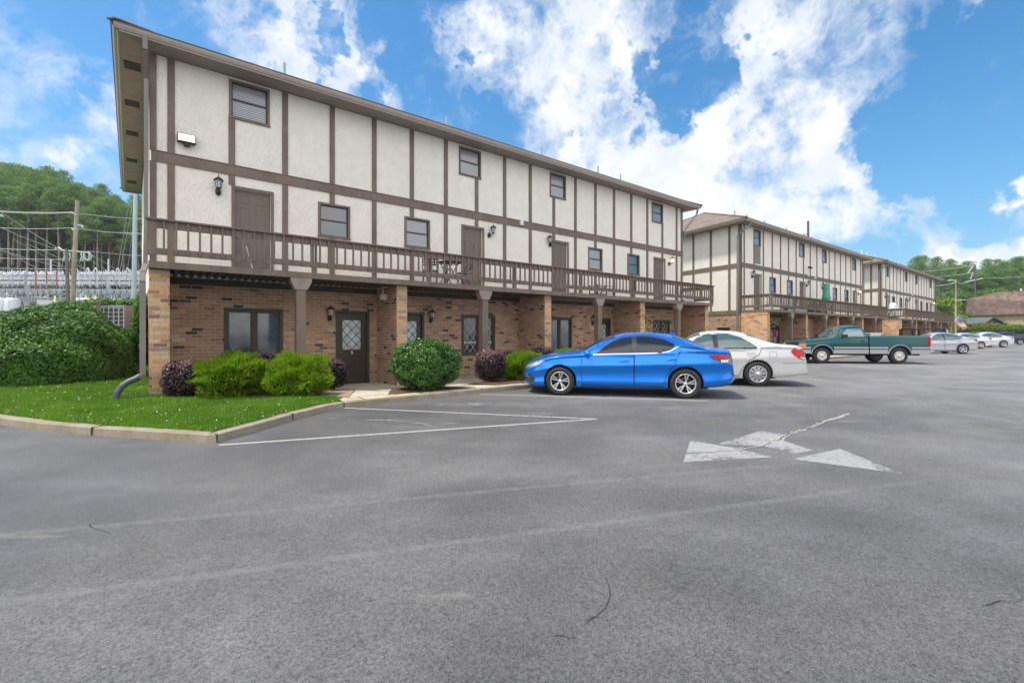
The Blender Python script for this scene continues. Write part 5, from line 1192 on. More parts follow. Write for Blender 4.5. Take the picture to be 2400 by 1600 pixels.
def shrub(loc, rad, n, size, mats, probs, label, group=None, seed=1, p=2., amp=.10, k=3, up=.0, zc=None, top_mat=None, top_from=.35, core='foliage_core', aspect=.5, depth=.25, name='shrub', stems=True, spiky=0, cut=-1.):
    """rounded bush: rad = half sizes; sits with its base on loc"""
    rng = np.random.default_rng(seed); d = rng.normal(size=(n, 3)); d /= np.linalg.norm(d, axis=1, keepdims=True); d = d[d[:, 2] > cut]; n = len(d)
    L = lump(d, seed+5, k, amp); q = superq(d, p); rr = 1-depth*rng.random(n)**1.8
    P = d*(L*q*rr)[:, None]*np.array(rad)
    N = d/np.array(rad)*min(rad)+rng.normal(size=(n, 3))*.55
    if spiky: N = rng.normal(size=(n, 3)); 
    N[:, 2] += up
    S = size*rng.uniform(.6, 1.35, n)
    mi = rng.choice(len(probs), n, p=np.array(probs)/sum(probs))
    if spiky:
        mi = np.where(rr < .86, 1, 0)
    ml = list(mats)
    if top_mat:
        h = (P[:, 2]/rad[2]); pr = np.clip((h-top_from)/.5, 0, 1); mi = np.where(rng.random(n) < pr*.75, len(ml), mi); ml.append(top_mat)
    zb = rad[2]*1.0 if zc is None else zc
    P[:, 2] = np.maximum(P[:, 2], -zb+.03)
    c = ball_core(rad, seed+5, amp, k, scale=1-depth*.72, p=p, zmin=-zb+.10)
    E = empty(name, loc, 0, label, 'shrub', group)
    if spiky:
        me = frond_mesh('foliage', P, d, S, ml+[core], mi, rng, c)
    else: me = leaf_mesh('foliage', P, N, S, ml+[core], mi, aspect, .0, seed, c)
    o = obj_from(me, 'foliage', E, (0, 0, zb))
    if stems:
        q = MB()
        for i in range(5):
            t = rng.uniform(0, 6.28); q.tube([(.05*cos(t), .05*sin(t), -.03), (.12*cos(t), .12*sin(t), .15), (rad[0]*.4*cos(t), rad[1]*.4*sin(t), zb*.6)], [.018, .014, .008], 5)
        q.build('stems', 'twig', E)
    return E
def frond_mesh(name, P, d, S, mats, mi, rng, core):
    """feathery sprays: each a narrow blade pointing outwards and up"""
    n = len(P); o = d+rng.normal(size=(n, 3))*.35; o[:, 2] += .45; o /= np.linalg.norm(o, axis=1, keepdims=True)
    a = rng.normal(size=(n, 3)); a -= (a*o).sum(1, keepdims=True)*o; a /= np.linalg.norm(a, axis=1, keepdims=True); S = S[:, None]
    v = np.empty((n, 4, 3)); v[:, 0] = P-o*S*.4; v[:, 1] = P+a*S*.16; v[:, 2] = P+o*S*.75; v[:, 3] = P-a*S*.16
    V = np.vstack([v.reshape(-1, 3), np.array(core.v)]); me = bpy.data.meshes.new(name); me.vertices.add(len(V)); me.vertices.foreach_set('co', V.ravel())
    loops = list(range(4*n)); ls = list(range(0, 4*n, 4)); lt = [4]*n
    for f in core.f: ls.append(len(loops)); lt.append(len(f)); loops += [i+4*n for i in f]
    me.loops.add(len(loops)); me.loops.foreach_set('vertex_index', loops); me.polygons.add(len(ls)); me.polygons.foreach_set('loop_start', ls); me.polygons.foreach_set('loop_total', lt)
    for m in mats: me.materials.append(MATS[m])
    me.polygons.foreach_set('material_index', list(mi)+[len(mats)-1]*len(core.f)); me.update(calc_edges=True); me.validate(); return me
G_P = 'dark purple shrubs in front of the brick wall'; G_L = 'lime green feathery shrubs'
def purple(loc, rad, label, seed, n=5200, **kw):
    return shrub(loc, rad, n, .042, ['leaf_purple'], [1], label, G_P, seed, p=2.6, amp=.09, top_mat='leaf_pink', core='purple_core', name='purple_shrub', aspect=.55, **kw)
def lime(loc, rad, label, seed, n=15000, **kw):
    return shrub(loc, rad, n, .085, ['leaf_lime', 'leaf_lime_in'], [.8, .2], label, G_L, seed, p=2.0, amp=.26, k=2.8, spiky=1, depth=.32, core='foliage_core', name='lime_shrub', **kw)
purple((.60, 11.72, .12), (.50, .42, .40), 'dark purple shrub against the warm brick pier, leftmost in front of the building', 11, 6500)
lime((1.38, 11.28, .10), (.80, .50, .43), 'wide lime green feathery shrub beside the warm brick pier, left of its twin', 12, 19000)
lime((2.52, 10.66, .10), (.64, .50, .43), 'lime green feathery shrub nearest the number 5 door', 13, 17000)
lime((1.35, 12.5, .12), (.35, .3, .42), 'small lime green tuft showing behind the leftmost wide lime shrub', 14, 4000)
purple((2.15, 12.1, .12), (.50, .35, .45), 'pink-tipped purple shrub under the ground floor window, behind the two lime shrubs', 15)
purple((3.42, 11.45, .12), (.33, .33, .36), 'small purple shrub just left of the number 5 door', 16, 3800)
shrub((5.30, 10.22, .10), (.80, .72, .60), 24000, .050, ['leaf_holly', 'leaf_holly_new'], [.86, .14], 'large round glossy dark green bush trimmed into a ball beside the walk', None, 21, p=2.4, amp=.085, k=4, depth=.20, name='round_bush', up=.2)
purple((7.50, 10.62, .12), (.43, .36, .44), 'pink-topped purple shrub between the round green bush and the lime hedge', 17, 6000)
lime((8.62, 10.55, .12), (.80, .42, .36), 'clipped lime green hedge just beyond the nose of the bright blue sedan', 18, 16000, )
lime((10.4, 10.5, .12), (.85, .42, .40), 'lime green shrub half hidden behind the bonnet of the bright blue sedan', 19, 12000)
purple((8.7, 11.5, .12), (.62, .35, .42), 'pink-tipped purple shrub rising behind the clipped lime hedge', 22, 5000)
purple((10.15, 11.35, .12), (.66, .35, .46), 'purple shrub behind the lime hedge, in front of the third brick pier', 23, 5000)
purple((11.9, 11.2, .12), (.8, .4, .44), 'purple shrub behind the roof of the bright blue sedan', 24, 4000)
for i, x in enumerate((27.6, 29.6)): purple((x, 10.2, .1), (.7, .4, .42), ('purple shrub at the first brick pier of the middle block', 'purple shrub between the middle block and the teal pickup')[i], 25+i, 3000)
# big hedge mound at the left
def hedge():
    E = empty('hedge', (-1.93, 16.9, .2), 0, 'big rounded dark green hedge on the lawn at the far left', 'hedge')
    rng = np.random.default_rng(5); n = 95000; u = rng.uniform(-1, 1, n); d = rng.normal(size=(n, 3)); d[:, 0] *= 1.0; d /= np.linalg.norm(d, axis=1, keepdims=True); d[:, 2] = np.abs(d[:, 2])*1.0
    rad = np.array([1.60, 2.2, 1.86]); p = 2.7; L = lump(d, 9, 2.2, .07)*lump(d, 10, 8, .035); q = superq(d, p); rr = 1-.12*rng.random(n)**1.6
    P = d*(L*q*rr)[:, None]*rad; fz = 1-.17*np.clip((P[:, 0]-.70)/.4, 0, 1); P[:, 2] = P[:, 2]*fz+.06*np.sin(P[:, 0]*2)*np.clip(P[:, 2], 0, 1)
    keep = (P[:, 1] < 1.4) ; P = P[keep]; d = d[keep]; n = len(P)
    N = d+rng.normal(size=(n, 3))*.6; N[:, 2] += .4; S = .066*rng.uniform(.6, 1.3, n); mi = rng.choice(2, n, p=[.97, .03])
    c = ball_core(rad, 9, .07, 2.2, scale=.84, p=p, zmin=-.05); c.v = [(x, y, z*(1-.17*min(max((x-.70)/.4, 0), 1))) for x, y, z in c.v]
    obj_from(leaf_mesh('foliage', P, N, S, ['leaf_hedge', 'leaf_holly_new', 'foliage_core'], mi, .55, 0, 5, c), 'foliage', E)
    E.scale = (1.0, 1, 1.0)
hedge()
shrub((-1.15, 23.6, 1.45), (1.5, 1.0, .68), 12000, .08, ['leaf_hedge', 'leaf_holly_new'], [.85, .15], 'dark green shrub behind the air conditioner, beyond the large hedge', None, 31, p=2.4, name='bush')
shrub((-.27, 17.6, .3), (.20, .8, 1.15), 6000, .07, ['leaf_broad', 'leaf_holly_new'], [.7, .3], 'tall leafy vine growth hugging the left end of the nearest block', None, 32, p=3, amp=.15, name='climbing_plant')
# grass blades on the lawn
def lawn_blades():
    rng = np.random.default_rng(8)
    from mathutils.geometry import intersect_point_tri_2d
    poly = [Vector(p) for p in inner[3:-1]]+[Vector(p) for p in [(3.0, 9.62), (3.05, 10.0), (2.2, 10.4), (1.2, 11.1), (.2, 11.8), (-.08, 12.1), (-.1, 15.6), (-3.4, 15.8)]]
    X = [p.x for p in poly]; Y = [p.y for p in poly]; pts = []
    def inside(x, y):
        c = False; j = len(X)-1
        for i in range(len(X)):
            if (Y[i] > y) != (Y[j] > y) and x < (X[j]-X[i])*(y-Y[i])/(Y[j]-Y[i])+X[i]: c = not c
            j = i
        return c
    area_pts = rng.uniform([-3.6, 7.2], [3.2, 15.8], size=(330000, 2)); n_want = 120000
    # vectorised even-odd test
    c = np.zeros(len(area_pts), bool); j = len(X)-1
    for i in range(len(X)):
        cond = ((Y[i] > area_pts[:, 1]) != (Y[j] > area_pts[:, 1])) & (area_pts[:, 0] < (X[j]-X[i])*(area_pts[:, 1]-Y[i])/((Y[j]-Y[i]) or 1e-9)+X[i]); c ^= cond; j = i
    A = area_pts[c]; dens = 1.25-.055*(A[:, 1]-7.2); A = A[rng.random(len(A)) < dens]; n = len(A)
    z = np.array([zlawn(x, y) for x, y in A]); tuft = .5+.5*np.sin(A[:, 0]*3.1+np.sin(A[:, 1]*2.7)*2)*np.sin(A[:, 1]*3.7+1)
    h = rng.uniform(.035, .075, n)*(.75+.7*tuft); t = rng.uniform(0, 2*pi, n); ln = rng.uniform(.1, .75, n)*h; la = rng.uniform(0, 2*pi, n); w = rng.uniform(.006, .013, n)
    v = np.empty((n, 3, 3)); v[:, 0] = np.c_[A[:, 0]-w*np.cos(t), A[:, 1]-w*np.sin(t), z-.005]; v[:, 1] = np.c_[A[:, 0]+w*np.cos(t), A[:, 1]+w*np.sin(t), z-.005]; v[:, 2] = np.c_[A[:, 0]+ln*np.cos(la), A[:, 1]+ln*np.sin(la), z+h]
    # clover leaves and flower heads
    me = bpy.data.meshes.new('lawn_grass'); me.vertices.add(3*n); me.vertices.foreach_set('co', v.reshape(-1, 3).ravel()); me.loops.add(3*n); me.loops.foreach_set('vertex_index', list(range(3*n)))
    me.polygons.add(n); me.polygons.foreach_set('loop_start', list(range(0, 3*n, 3))); me.polygons.foreach_set('loop_total', [3]*n)
    me.materials.append(MATS['grass_blade']); me.materials.append(MATS['grass_dry']); me.polygons.foreach_set('material_index', (rng.random(n) < .07+.10*(tuft > .8)).astype(int)); me.update(calc_edges=True)
    o = obj_from(me, 'grass'); tag(o, 'short green grass of the lawn inside the kerb', 'grass', kind='stuff')
    k = rng.random(n) < .0035; P = np.c_[A[k, 0], A[k, 1], z[k]+h[k]*.95]; m = len(P)
    N = rng.normal(size=(m, 3))*.5+[0, 0, 1]; o = obj_from(leaf_mesh('clover', P, N, rng.uniform(.016, .027, m), ['clover', 'clover'], [0]*m, 1., .1, 4), 'clover_flowers'); tag(o, 'tiny white clover flowers scattered over the lawn', 'flowers', kind='stuff')
lawn_blades()

# ---- trees
def tube_tree(H, r, rng, lean=.03, n=6):
    m = MB(); dx, dy = rng.normal()*lean, rng.normal()*lean; pts = [(dx*H*(i/n)**1.3, dy*H*(i/n)**1.3, H*i/n-.6*(i == 0)) for i in range(n+1)]
    m.tube(pts, [r*(1-.75*i/n) for i in range(n+1)], 7); return m, pts
def clumps(C, R, per, rng, size, flat=.55):
    P = []; N = []
    for c, r in zip(C, R):
        k = int(per*r*r); d = rng.normal(size=(k, 3)); d /= np.linalg.norm(d, axis=1, keepdims=True); rr = r*(.55+.5*rng.random(k))
        P.append(np.array(c)+d*rr[:, None]*np.array([1, 1, flat])); N.append(d*.6+rng.normal(size=(k, 3))*.6+[0, 0, .5])
    P = np.vstack(P); N = np.vstack(N); return P, N, size*rng.uniform(.55, 1.4, len(P))
def pine_proto(seed, H, crown0, mats, name):
    rng = np.random.default_rng(seed); m, pts = tube_tree(H, .24, rng); C = []; R = []
    nb = 17
    for i in range(nb):
        f = crown0+(1-crown0)*(i/(nb-1))**.9; z = H*f; t = i*2.4+rng.uniform(-.5, .5); L = (1-((f-crown0)/(1-crown0))**1.6)*3.1*rng.uniform(.5, 1.15)+.5
        bx, by = np.interp(z, [p[2] for p in pts], [p[0] for p in pts]), np.interp(z, [p[2] for p in pts], [p[1] for p in pts])
        e = (bx+L*cos(t), by+L*sin(t), z+L*.22); m.tube([(bx, by, z), e], [.07, .025], 5); C.append(e); R.append(rng.uniform(1.0, 1.6))
        if L > 1.6: C.append((bx+L*.55*cos(t+.2), by+L*.55*sin(t+.2), z+L*.2+.3)); R.append(rng.uniform(.8, 1.25))
    for i in range(4):
        f = rng.uniform(.3, crown0); t = rng.uniform(0, 6.28); z = H*f; m.tube([(pts[2][0], pts[2][1], z), (1.2*cos(t), 1.2*sin(t), z+.3)], [.04, .01], 4)
    C.append((pts[-1][0], pts[-1][1], H)); R.append(1.1)
    P, N, S = clumps(C, R, 135, rng, .33, .6); mi = rng.choice(2, len(P), p=[.6, .4])
    return m, leaf_mesh('crown', P, N, S, [mats, 'leaf_pine_b'], mi, .38, 0, seed)
def broad_proto(seed, H, W_, mats):
    rng = np.random.default_rng(seed); m, pts = tube_tree(H*.75, .16, rng); C = []; R = []
    for i in range(26):
        d = rng.normal(size=3); d /= np.linalg.norm(d); d[2] = d[2]*.9; rr = rng.uniform(.45, 1)
        c = (d[0]*W_*rr*.75, d[1]*W_*rr*.75, H*.56+d[2]*H*.36*rr); C.append(c); R.append(rng.uniform(.75, 1.35)*W_/3.0)
        if i % 3 == 0: m.tube([(0, 0, H*.3), tuple(c)], [.06, .015], 4)
    P, N, S = clumps(C, R, 110, rng, .36, .8); return m, leaf_mesh('crown', P, N, S, [mats, mats], [0]*len(P), .6, 0, seed)
PROTO = {}
def tree(kind, loc, rz, sc, label, group):
    if kind not in PROTO:
        k, s = kind
        if k == 'pine': m, cr = pine_proto(s, 17+(s % 3)*1.5, (.48, .54, .60)[s % 3], 'leaf_pine', 'pine')
        elif k == 'broad': m, cr = broad_proto(s, 9, 3.3, 'leaf_broad')
        elif k == 'yellow': m, cr = broad_proto(s, 7, 2.8, 'leaf_yellow')
        elif k == 'bare': m, cr = broad_proto(s, 11, 2.6, 'leaf_brown'); 
        tr = m.build('trunk', 'bark'); PROTO[kind] = (tr.data, cr); bpy.data.objects.remove(tr)
    tm, cm = PROTO[kind]; nm = {'pine': 'pine_tree', 'broad': 'broadleaf_tree', 'yellow': 'young_tree', 'bare': 'brown_tree'}[kind[0]]
    E = empty(nm, loc, rz, label, 'tree', group); E.scale = sc if isinstance(sc, tuple) else (sc,)*3
    obj_from(tm, 'trunk', E); obj_from(cm, 'crown', E); return E
rng = random.Random(77)
def cam_pt(px, d): u = (px-1200)/1080; return (d*(F2[0]+u*R2[0]), d*(F2[1]+u*R2[1]))
# left hillside
rows = [(97, 26, 0), (102, 24, 1), (108, 24, 2), (115, 24, 3), (123, 26, 4), (132, 26, 5)]
for d, step, r_ in rows:
    px = -70+rng.uniform(0, 12)
    while px < 372:
        x, y = cam_pt(px, d+rng.uniform(-2.5, 2.5)); hs_ = .95-.16*sst(120, 330, px)
        tree(('pine', rng.choice([1, 2, 3, 4])), (x, y, zt(x, y)-.3), rng.uniform(0, 6.28), rng.uniform(.92, 1.2)*hs_, 'tall pine with a bare trunk in the front row of the left hillside wood' if r_ == 0 else 'green pine crown in the wood covering the left hillside', 'pines in the front row of the left hillside' if r_ == 0 else 'pines covering the left hillside')
        px += step*rng.uniform(.8, 1.25)
for d, step in ((120, 22), (104, 26), (111, 40)):
    px = -60+rng.uniform(0, 20)
    while px < 360:
        x, y = cam_pt(px, d); tree(('broad', rng.choice([11, 12])), (x, y, zt(x, y)-.2), rng.uniform(0, 6.28), rng.uniform(.75, 1.15), 'leafy understorey tree among the pine trunks of the left hillside', 'understorey trees on the left hillside'); px += step*rng.uniform(.7, 1.3)
x, y = cam_pt(292, 99); tree(('bare', 21), (x, y, zt(x, y)), .4, (1.0, 1.0, 1.45), 'thin brownish tree beside the tall pale steel pole', None)
# right hand wood
rows = [(128, 26, 0), (134, 26, 1), (141, 26, 2), (149, 26, 3)]
for d, step, r_ in rows:
    px = 1985+rng.uniform(0, 15)
    while px < 2480:
        x, y = cam_pt(px, d+rng.uniform(-3, 3)); s_ = (1.0 if px > 2130 else .92)*rng.uniform(.8, 1.12)*(.80+.09*(r_ == 3))
        tree(('pine', rng.choice([1, 2, 3, 4])), (x, y, max(zt(x, y), 3)-.3), rng.uniform(0, 6.28), s_*1.06, 'tall pine with a bare trunk in the front row of the wood at right' if r_ == 0 else 'green pine crown in the wood behind the brown-roofed building', 'pines in the front row at right' if r_ == 0 else 'pines in the wood at right')
        px += step*rng.uniform(.8, 1.25)
for d, step in ((118, 26), (124, 30), (112, 40)):
    px = 2165+rng.uniform(0, 10)
    while px < 2440:
        x, y = cam_pt(px, d); tree(('broad', rng.choice([11, 12])), (x, y, zt(x, y)-.3), rng.uniform(0, 6.28), rng.uniform(.8, 1.15), 'leafy understorey tree below the pines of the wood at right', 'understorey trees of the wood at right'); px += step*rng.uniform(.7, 1.3)
for px, d, k, s_, lb in ((2215, 92, 'yellow', 1.05, 'yellow-green tree just right of the farthest block'), (2244, 78, 'yellow', .55, 'bright yellow-green shrub tree at the foot of the street lamp'), (2262, 84, 'broad', .45, 'small round dark green tree left of the tan brick building')):
    x, y = cam_pt(px, d); tree((k, 31), (x, y, zt(x, y)-.1), 1.0, s_, lb, None)
def cam_pt_(px, d): u = (px-1200)/1080; return (d*(F2[0]+u*R2[0]), d*(F2[1]+u*R2[1]))
# ---------------------------------------------------------------- substation and poles at the left
def P3(px, py, d):      # point seen at photo pixel (2400 wide) at depth d
    x, y = cam_pt(px, d); return Vector((x, y, CH+(780-py)/1080*d))
def pole(name, px0, py0, px1, py1, d, r0, r1, m, label, cat='utility pole', n=10, cap=None):
    a = P3(px0, py0, d); b = P3(px1, py1, d); a.z = min(a.z, zt(a.x, a.y)-.1) if a.z < 6 else a.z
    E = empty(name, a, 0, label, cat); q = MB(); q.tube([(0, 0, 0), tuple(b-a)], [r0, r1], n); q.build('pole', m, E)
    return E, a, b
def add_bar(E, org, p, q_, w, m, nm, mi=None):
    q = MB(); q.bar(tuple(Vector(p)-org), tuple(Vector(q_)-org), w); return q.build(nm, m, E)
def cable(name, pts, r, label, group='overhead cables at left', sag=.0, m='wire'):
    D = []
    for a, b in zip(pts, pts[1:]):
        a, b = Vector(a), Vector(b)
        for k in range(8): t = k/8; p = a.lerp(b, t); p.z -= sag*4*t*(1-t); D.append(p)
    D.append(Vector(pts[-1])); o0 = D[0].copy(); q = MB(); q.tube([p-o0 for p in D], r, 5); o = q.build(name, m, None, o0); tag(o, label, 'cable', group); return o
# leaning wooden pole in front of the yard
E, a, b = pole('utility_pole', 169, 725, 181.5, 471, 36, .17, .13, 'pole_wood', 'tall weathered wooden utility pole leaning slightly, in front of the electrical yard')
add_bar(E, a, P3(180, 503, 36), P3(166, 497, 36), .07, 'steel_white', 'bracket'); add_bar(E, a, P3(179, 543, 36), P3(168, 535, 36), .07, 'steel_white', 'bracket')
add_bar(E, a, P3(182, 527, 36), P3(192, 528, 36), .08, 'steel_white', 'lamp_arm'); add_bar(E, a, P3(192, 528, 36), P3(194, 534, 36), .1, 'steel_white', 'lamp_arm')
q = MB(); A_ = P3(150, 588, 36)-a
q.bar(tuple(P3(146, 586, 36)-a), tuple(P3(212, 592, 36)-a), .10)
for k, px in enumerate((150, 156, 163, 190, 196, 208)): q.tube([tuple(P3(px, 592, 36)-a), tuple(P3(px+2, 602, 36)-a), tuple(P3(px-2, 612, 36)-a)], .06, 6)
q.tube([tuple(P3(208, 590, 36)-a), tuple(P3(216, 600, 36)-a), tuple(P3(211, 610, 36)-a), tuple(P3(203, 609, 36)-a), tuple(P3(196, 602, 36)-a)], .05, 6)
q.tube([tuple(P3(146, 586, 36)-a), tuple(P3(138, 580, 36)-a), tuple(P3(130, 582, 36)-a)], .05, 6)
q.build('crossarm', 'steel_white', E)
E, a, b = pole('utility_pole', 160, 722, 156, 583, 34, .12, .10, 'pole_dark', 'short greenish wooden pole close beside the leaning weathered pole')
for o in E.children: o.data.materials[0] = MATS['post_wood']
E, a, b = pole('steel_pole', 313, 745, 318, 440, 40, .20, .15, 'steel_pale', 'tall pale blue-grey steel pole beside the end of the nearest block', 'pole', 14)
a_ = b
# gantries
G = empty('gantry', P3(160, 735, 50), 0, 'pale steel gantry of beams and posts over the electrical yard equipment', 'substation gantry')
g0 = Vector(G.location)
for px, w in ((64, .42), (254, .34), (340, .3), (-30, .4)):
    q = MB(); q.bar(tuple(P3(px, 735, 50)-g0), tuple(P3(px, 640, 50)-g0), w); q.build('gantry_post', 'steel_grey' if px == 64 else 'steel_pale', G)
for px in (119, 254): q = MB(); q.bar(tuple(P3(px, 650, 50)-g0), tuple(P3(px, 607, 50)-g0), .14); q.build('gantry_mast', 'steel_white', G)
for y, w in ((646, .18), (652, .30), (662, .30), (667, .12), (678, .10), (688, .10), (698, .08), (704, .06)):
    q = MB(); q.bar(tuple(P3(-60, y, 50)-g0), tuple(P3(350, y+1.5, 50)-g0), w); q.build('gantry_beam', 'steel_white' if y % 2 == 0 else 'steel_grey', G)
rg = random.Random(3); q = MB()
for i in range(150):
    px = rg.uniform(-10, 345); y0 = rg.choice([640, 646, 652, 662, 678, 688]); d_ = rg.uniform(48.2, 53); L_ = rg.uniform(6, 30)
    q.bar(tuple(P3(px, y0, d_)-g0), tuple(P3(px+rg.uniform(-9, 9), y0+L_, d_)-g0), rg.uniform(.035, .09))
for i in range(40):
    px = rg.uniform(-10, 320); y0 = rg.uniform(690, 722); d_ = rg.uniform(48.2, 53); q.bar(tuple(P3(px, y0, d_)-g0), tuple(P3(px+rg.uniform(10, 40), y0+rg.uniform(-2, 2), d_)-g0), rg.uniform(.04, .1))
q.build('bus_bars', 'steel_grey', G)['kind'] = 'stuff'; q = MB()
for i in range(110):
    px = rg.uniform(-5, 340); y0 = rg.choice([644, 665, 670, 694, 712])+rg.uniform(-5, 5); d_ = rg.uniform(48.2, 52); c_ = P3(px, y0, d_)-g0; h_ = rg.uniform(.15, .4)
    q.lathe([(0, 0), (.10, .02), (.05, h_*.3), (.11, h_*.5), (.05, h_*.75), (.09, h_), (0, h_)], tuple(c_), 6)
q.build('post_insulators', 'steel_white', G)['kind'] = 'stuff'
poly_sheet('yard_gravel', [tuple(cam_pt_(p, d)) for p, d in ((-60, 44.6), (360, 44.6), (380, 58), (-90, 58))], 0, 'gravel', zf=lambda x, y: zt(x, y)+.06)
k = 0
for px in range(6, 340, 15):
    if 150 < px < 176: continue
    E = empty('insulator_switch', P3(px, 690, 49.5), 0, None, None); org = Vector(E.location); k += 1
    tag(E, ['grey three-armed switch hung below the yard beams, left of the leaning pole', 'grey switch unit hung below the yard beams, right of the leaning pole'][px > 160], 'switchgear', 'switch units under the gantry')
    q = MB()
    for dx in (-3, 0, 3): q.lathe([(.0, 0), (.16, .03), (.10, .12), (.17, .2), (.1, .3), (.16, .38), (.0, .42)], tuple(P3(px+dx, 690, 49.5)-org), 8)
    q.bar(tuple(P3(px-5, 686, 49.5)-org), tuple(P3(px+5, 685, 49.5)-org), .12); q.bar(tuple(P3(px, 705, 49.5)-org), tuple(P3(px, 676, 49.5)-org), .10); q.build('insulators', 'steel_grey', E)
    q = MB()
    for dx in (-4, 1, 5): q.tube([tuple(P3(px+dx, 645, 49.8)-org), tuple(P3(px+dx+1, 638-rg.uniform(0, 4), 49.8)-org), tuple(P3(px+dx+3, 643, 49.8)-org)], .07, 5)
    q.build('bushings', 'steel_white', E)
for px in (178, 204, 222, 274, 297):
    q = MB(); pts = [P3(px-3+6*(1-cos(t))/2*1.6, 652-24*sin(t), 49) for t in np.linspace(0, pi, 9)]; o0 = pts[0].copy(); q.tube([tuple(p-o0) for p in pts]+[tuple(P3(px+7, 672, 49)-o0)], .06, 6); o = q.build('cable_loop', 'steel_white', None, o0); tag(o, 'white looped cable end rising above the yard beams', 'cable loop', 'cable loops above the gantry')
for px, y0, y1 in ((84, 634, 680), (109, 635, 678), (133, 636, 675)):
    o0 = P3(px, y1, 49); q = MB(); q.tube([(0, 0, 0), tuple(P3(px, y0, 49)-o0)], .065, 7); o = q.build('red_insulator', 'red_oxide', None, o0); tag(o, 'red and white insulator column standing in the electrical yard', 'insulator', 'red insulator columns')
for i, (px, w) in enumerate(((2, 20), (28, 27), (180, 16), (200, 22), (225, 18), (268, 18), (292, 20))):
    d = 48; p = P3(px, 736, d); p.z = P3(px, 730, d).z; E = empty('transformer', p, 0, ('pale grey cylindrical tank transformer at the left edge of the yard', 'pale grey ribbed transformer tank with curved sides, second from the left edge', 'pale grey transformer just right of the leaning pole', 'wider pale transformer right of the leaning pole', 'pale transformer behind the left wooden post', 'pale transformer above the air conditioner', 'pale transformer beside the steel pole')[i], 'transformer', 'transformers in the yard')
    r = w/1080*d/2; h = 32/1080*d; q = MB(); q.lathe([(0, 0), (r*.95, 0), (r, .08), (r, h*.85), (r*.8, h*.97), (0, h)], (0, 0, 0), 14); 
    for t in range(7): a_ = t*pi/3.5; q.box(r*cos(a_)*1.0-.03, r*cos(a_)*1.0+.03, r*sin(a_)-.03, r*sin(a_)+.03, .1, h*.8)
    q.build('tank', 'steel_white', E); q = MB()
    for t in range(3): q.tube([(-r*.5+t*r*.5, 0, h*.9), (-r*.5+t*r*.5, 0, h*1.25)], .06, 6)
    q.build('bushings', 'steel_grey', E)
p = P3(112, 721, 47); o = MB().box(-.75, .75, -.3, .3, 0, .72).box(-.8, .8, -.33, .33, .72, .78).build('control_cabinet', 'steel_white', None, tuple(p)); tag(o, 'wide white control cabinet left of the leaning pole', 'cabinet')
p = P3(112, 727, 46); o = MB().prism([(-1.9, -.1, 0), (2.2, -.1, -.1), (2.2, -.1, .12), (-1.7, -.1, .28), (-1.9, -.1, .22)], (0, .2, 0)).build('steel_girder', 'red_oxide', None, tuple(p)); o.data.materials[0] = mat('rust', base=(.14, .055, .04), rough=.8); tag(o, 'rust brown girder lying in front of the white control cabinet', 'girder')
p0, p1 = P3(-80, 737, 45), P3(330, 728, 45); q = MB(); q.prism([(0, 0, -1), (p1.x-p0.x, p1.y-p0.y, -1), (p1.x-p0.x, p1.y-p0.y, p1.z-p0.z+.02), (0, 0, .02)], (0, .25, 0)); o = q.build('yard_wall', 'lattice_white', None, p0); tag(o, 'low white retaining wall along the edge of the electrical yard', 'wall')
# cables
W_ = lambda px, py, d: P3(px, py, d)
for pts, sg in (([W_(-40, 491, 33), W_(166, 497, 36), W_(340, 513, 40)], .12), ([W_(-40, 493, 34), W_(166, 499, 36.4)], .12), ([W_(-40, 531, 33), W_(168, 534, 36), W_(340, 547, 40)], .12), ([W_(183, 535, 36), W_(340, 549, 41)], .1),
        ([W_(-20, 482, 30), W_(150, 590, 36)], .1), ([W_(-5, 492, 30), W_(156, 592, 36)], .1), ([W_(-40, 515, 30), W_(148, 590, 36)], .1), ([W_(-40, 581, 34), W_(146, 586, 36)], .05), ([W_(205, 588, 36), W_(340, 600, 40)], .05),
        ([W_(-40, 560, 32), W_(110, 640, 50)], .05), ([W_(-40, 575, 34), W_(140, 625, 48)], .05), ([W_(-40, 603, 40), W_(152, 608, 38)], .05), ([W_(-40, 627, 42), W_(154, 630, 38)], .05), ([W_(30, 560, 38), W_(190, 645, 50)], .05), ([W_(60, 570, 38), W_(225, 640, 50)], .05),
        ([W_(212, 596, 36), W_(300, 645, 50)], .05), ([W_(196, 596, 36), W_(260, 640, 50)], .05), ([W_(175, 600, 36), W_(215, 660, 49)], .0), ([W_(162, 600, 34.5), W_(195, 650, 49)], .0),
        ([W_(306, 455, 40), W_(274, 640, 49)], .0), ([W_(313, 465, 40), W_(280, 640, 49)], .0), ([W_(316, 500, 40), W_(298, 640, 49)], .0), ([W_(150, 595, 35), W_(143, 640, 49)], .0), ([W_(0, 655, 47), W_(36, 634, 49.5)], .0), ([W_(-20, 650, 47), W_(10, 633, 49.5)], .0)):
    cable('cable', pts, .022, 'thin pale overhead cable crossing above the electrical yard', sag=sg)
for px0, px1 in ((200, 216), (222, 246), (130, 126)):
    o = cable('guy_marker', [W_(px0, 694, 46), W_(px1, 716, 44)], .06, 'short yellow guy wire marker leaning in the yard', 'yellow guy wire markers', m='clover'); o.data.materials[0] = mat('yellow_plastic', base=(.75, .55, .04), rough=.5); o['category'] = 'guy marker'
p = P3(2, 506, 30); E = empty('street_lamp', p, 0, 'pale floodlight head at the left edge of the picture', 'street lamp'); MB().box(-1.0, .12, -.2, .2, -.06, .06).build('lamp_head', 'steel_white', E); MB().bar((-1, 0, 0), (-1.2, 0, -8), .2).build('pole', 'pole_wood', E)
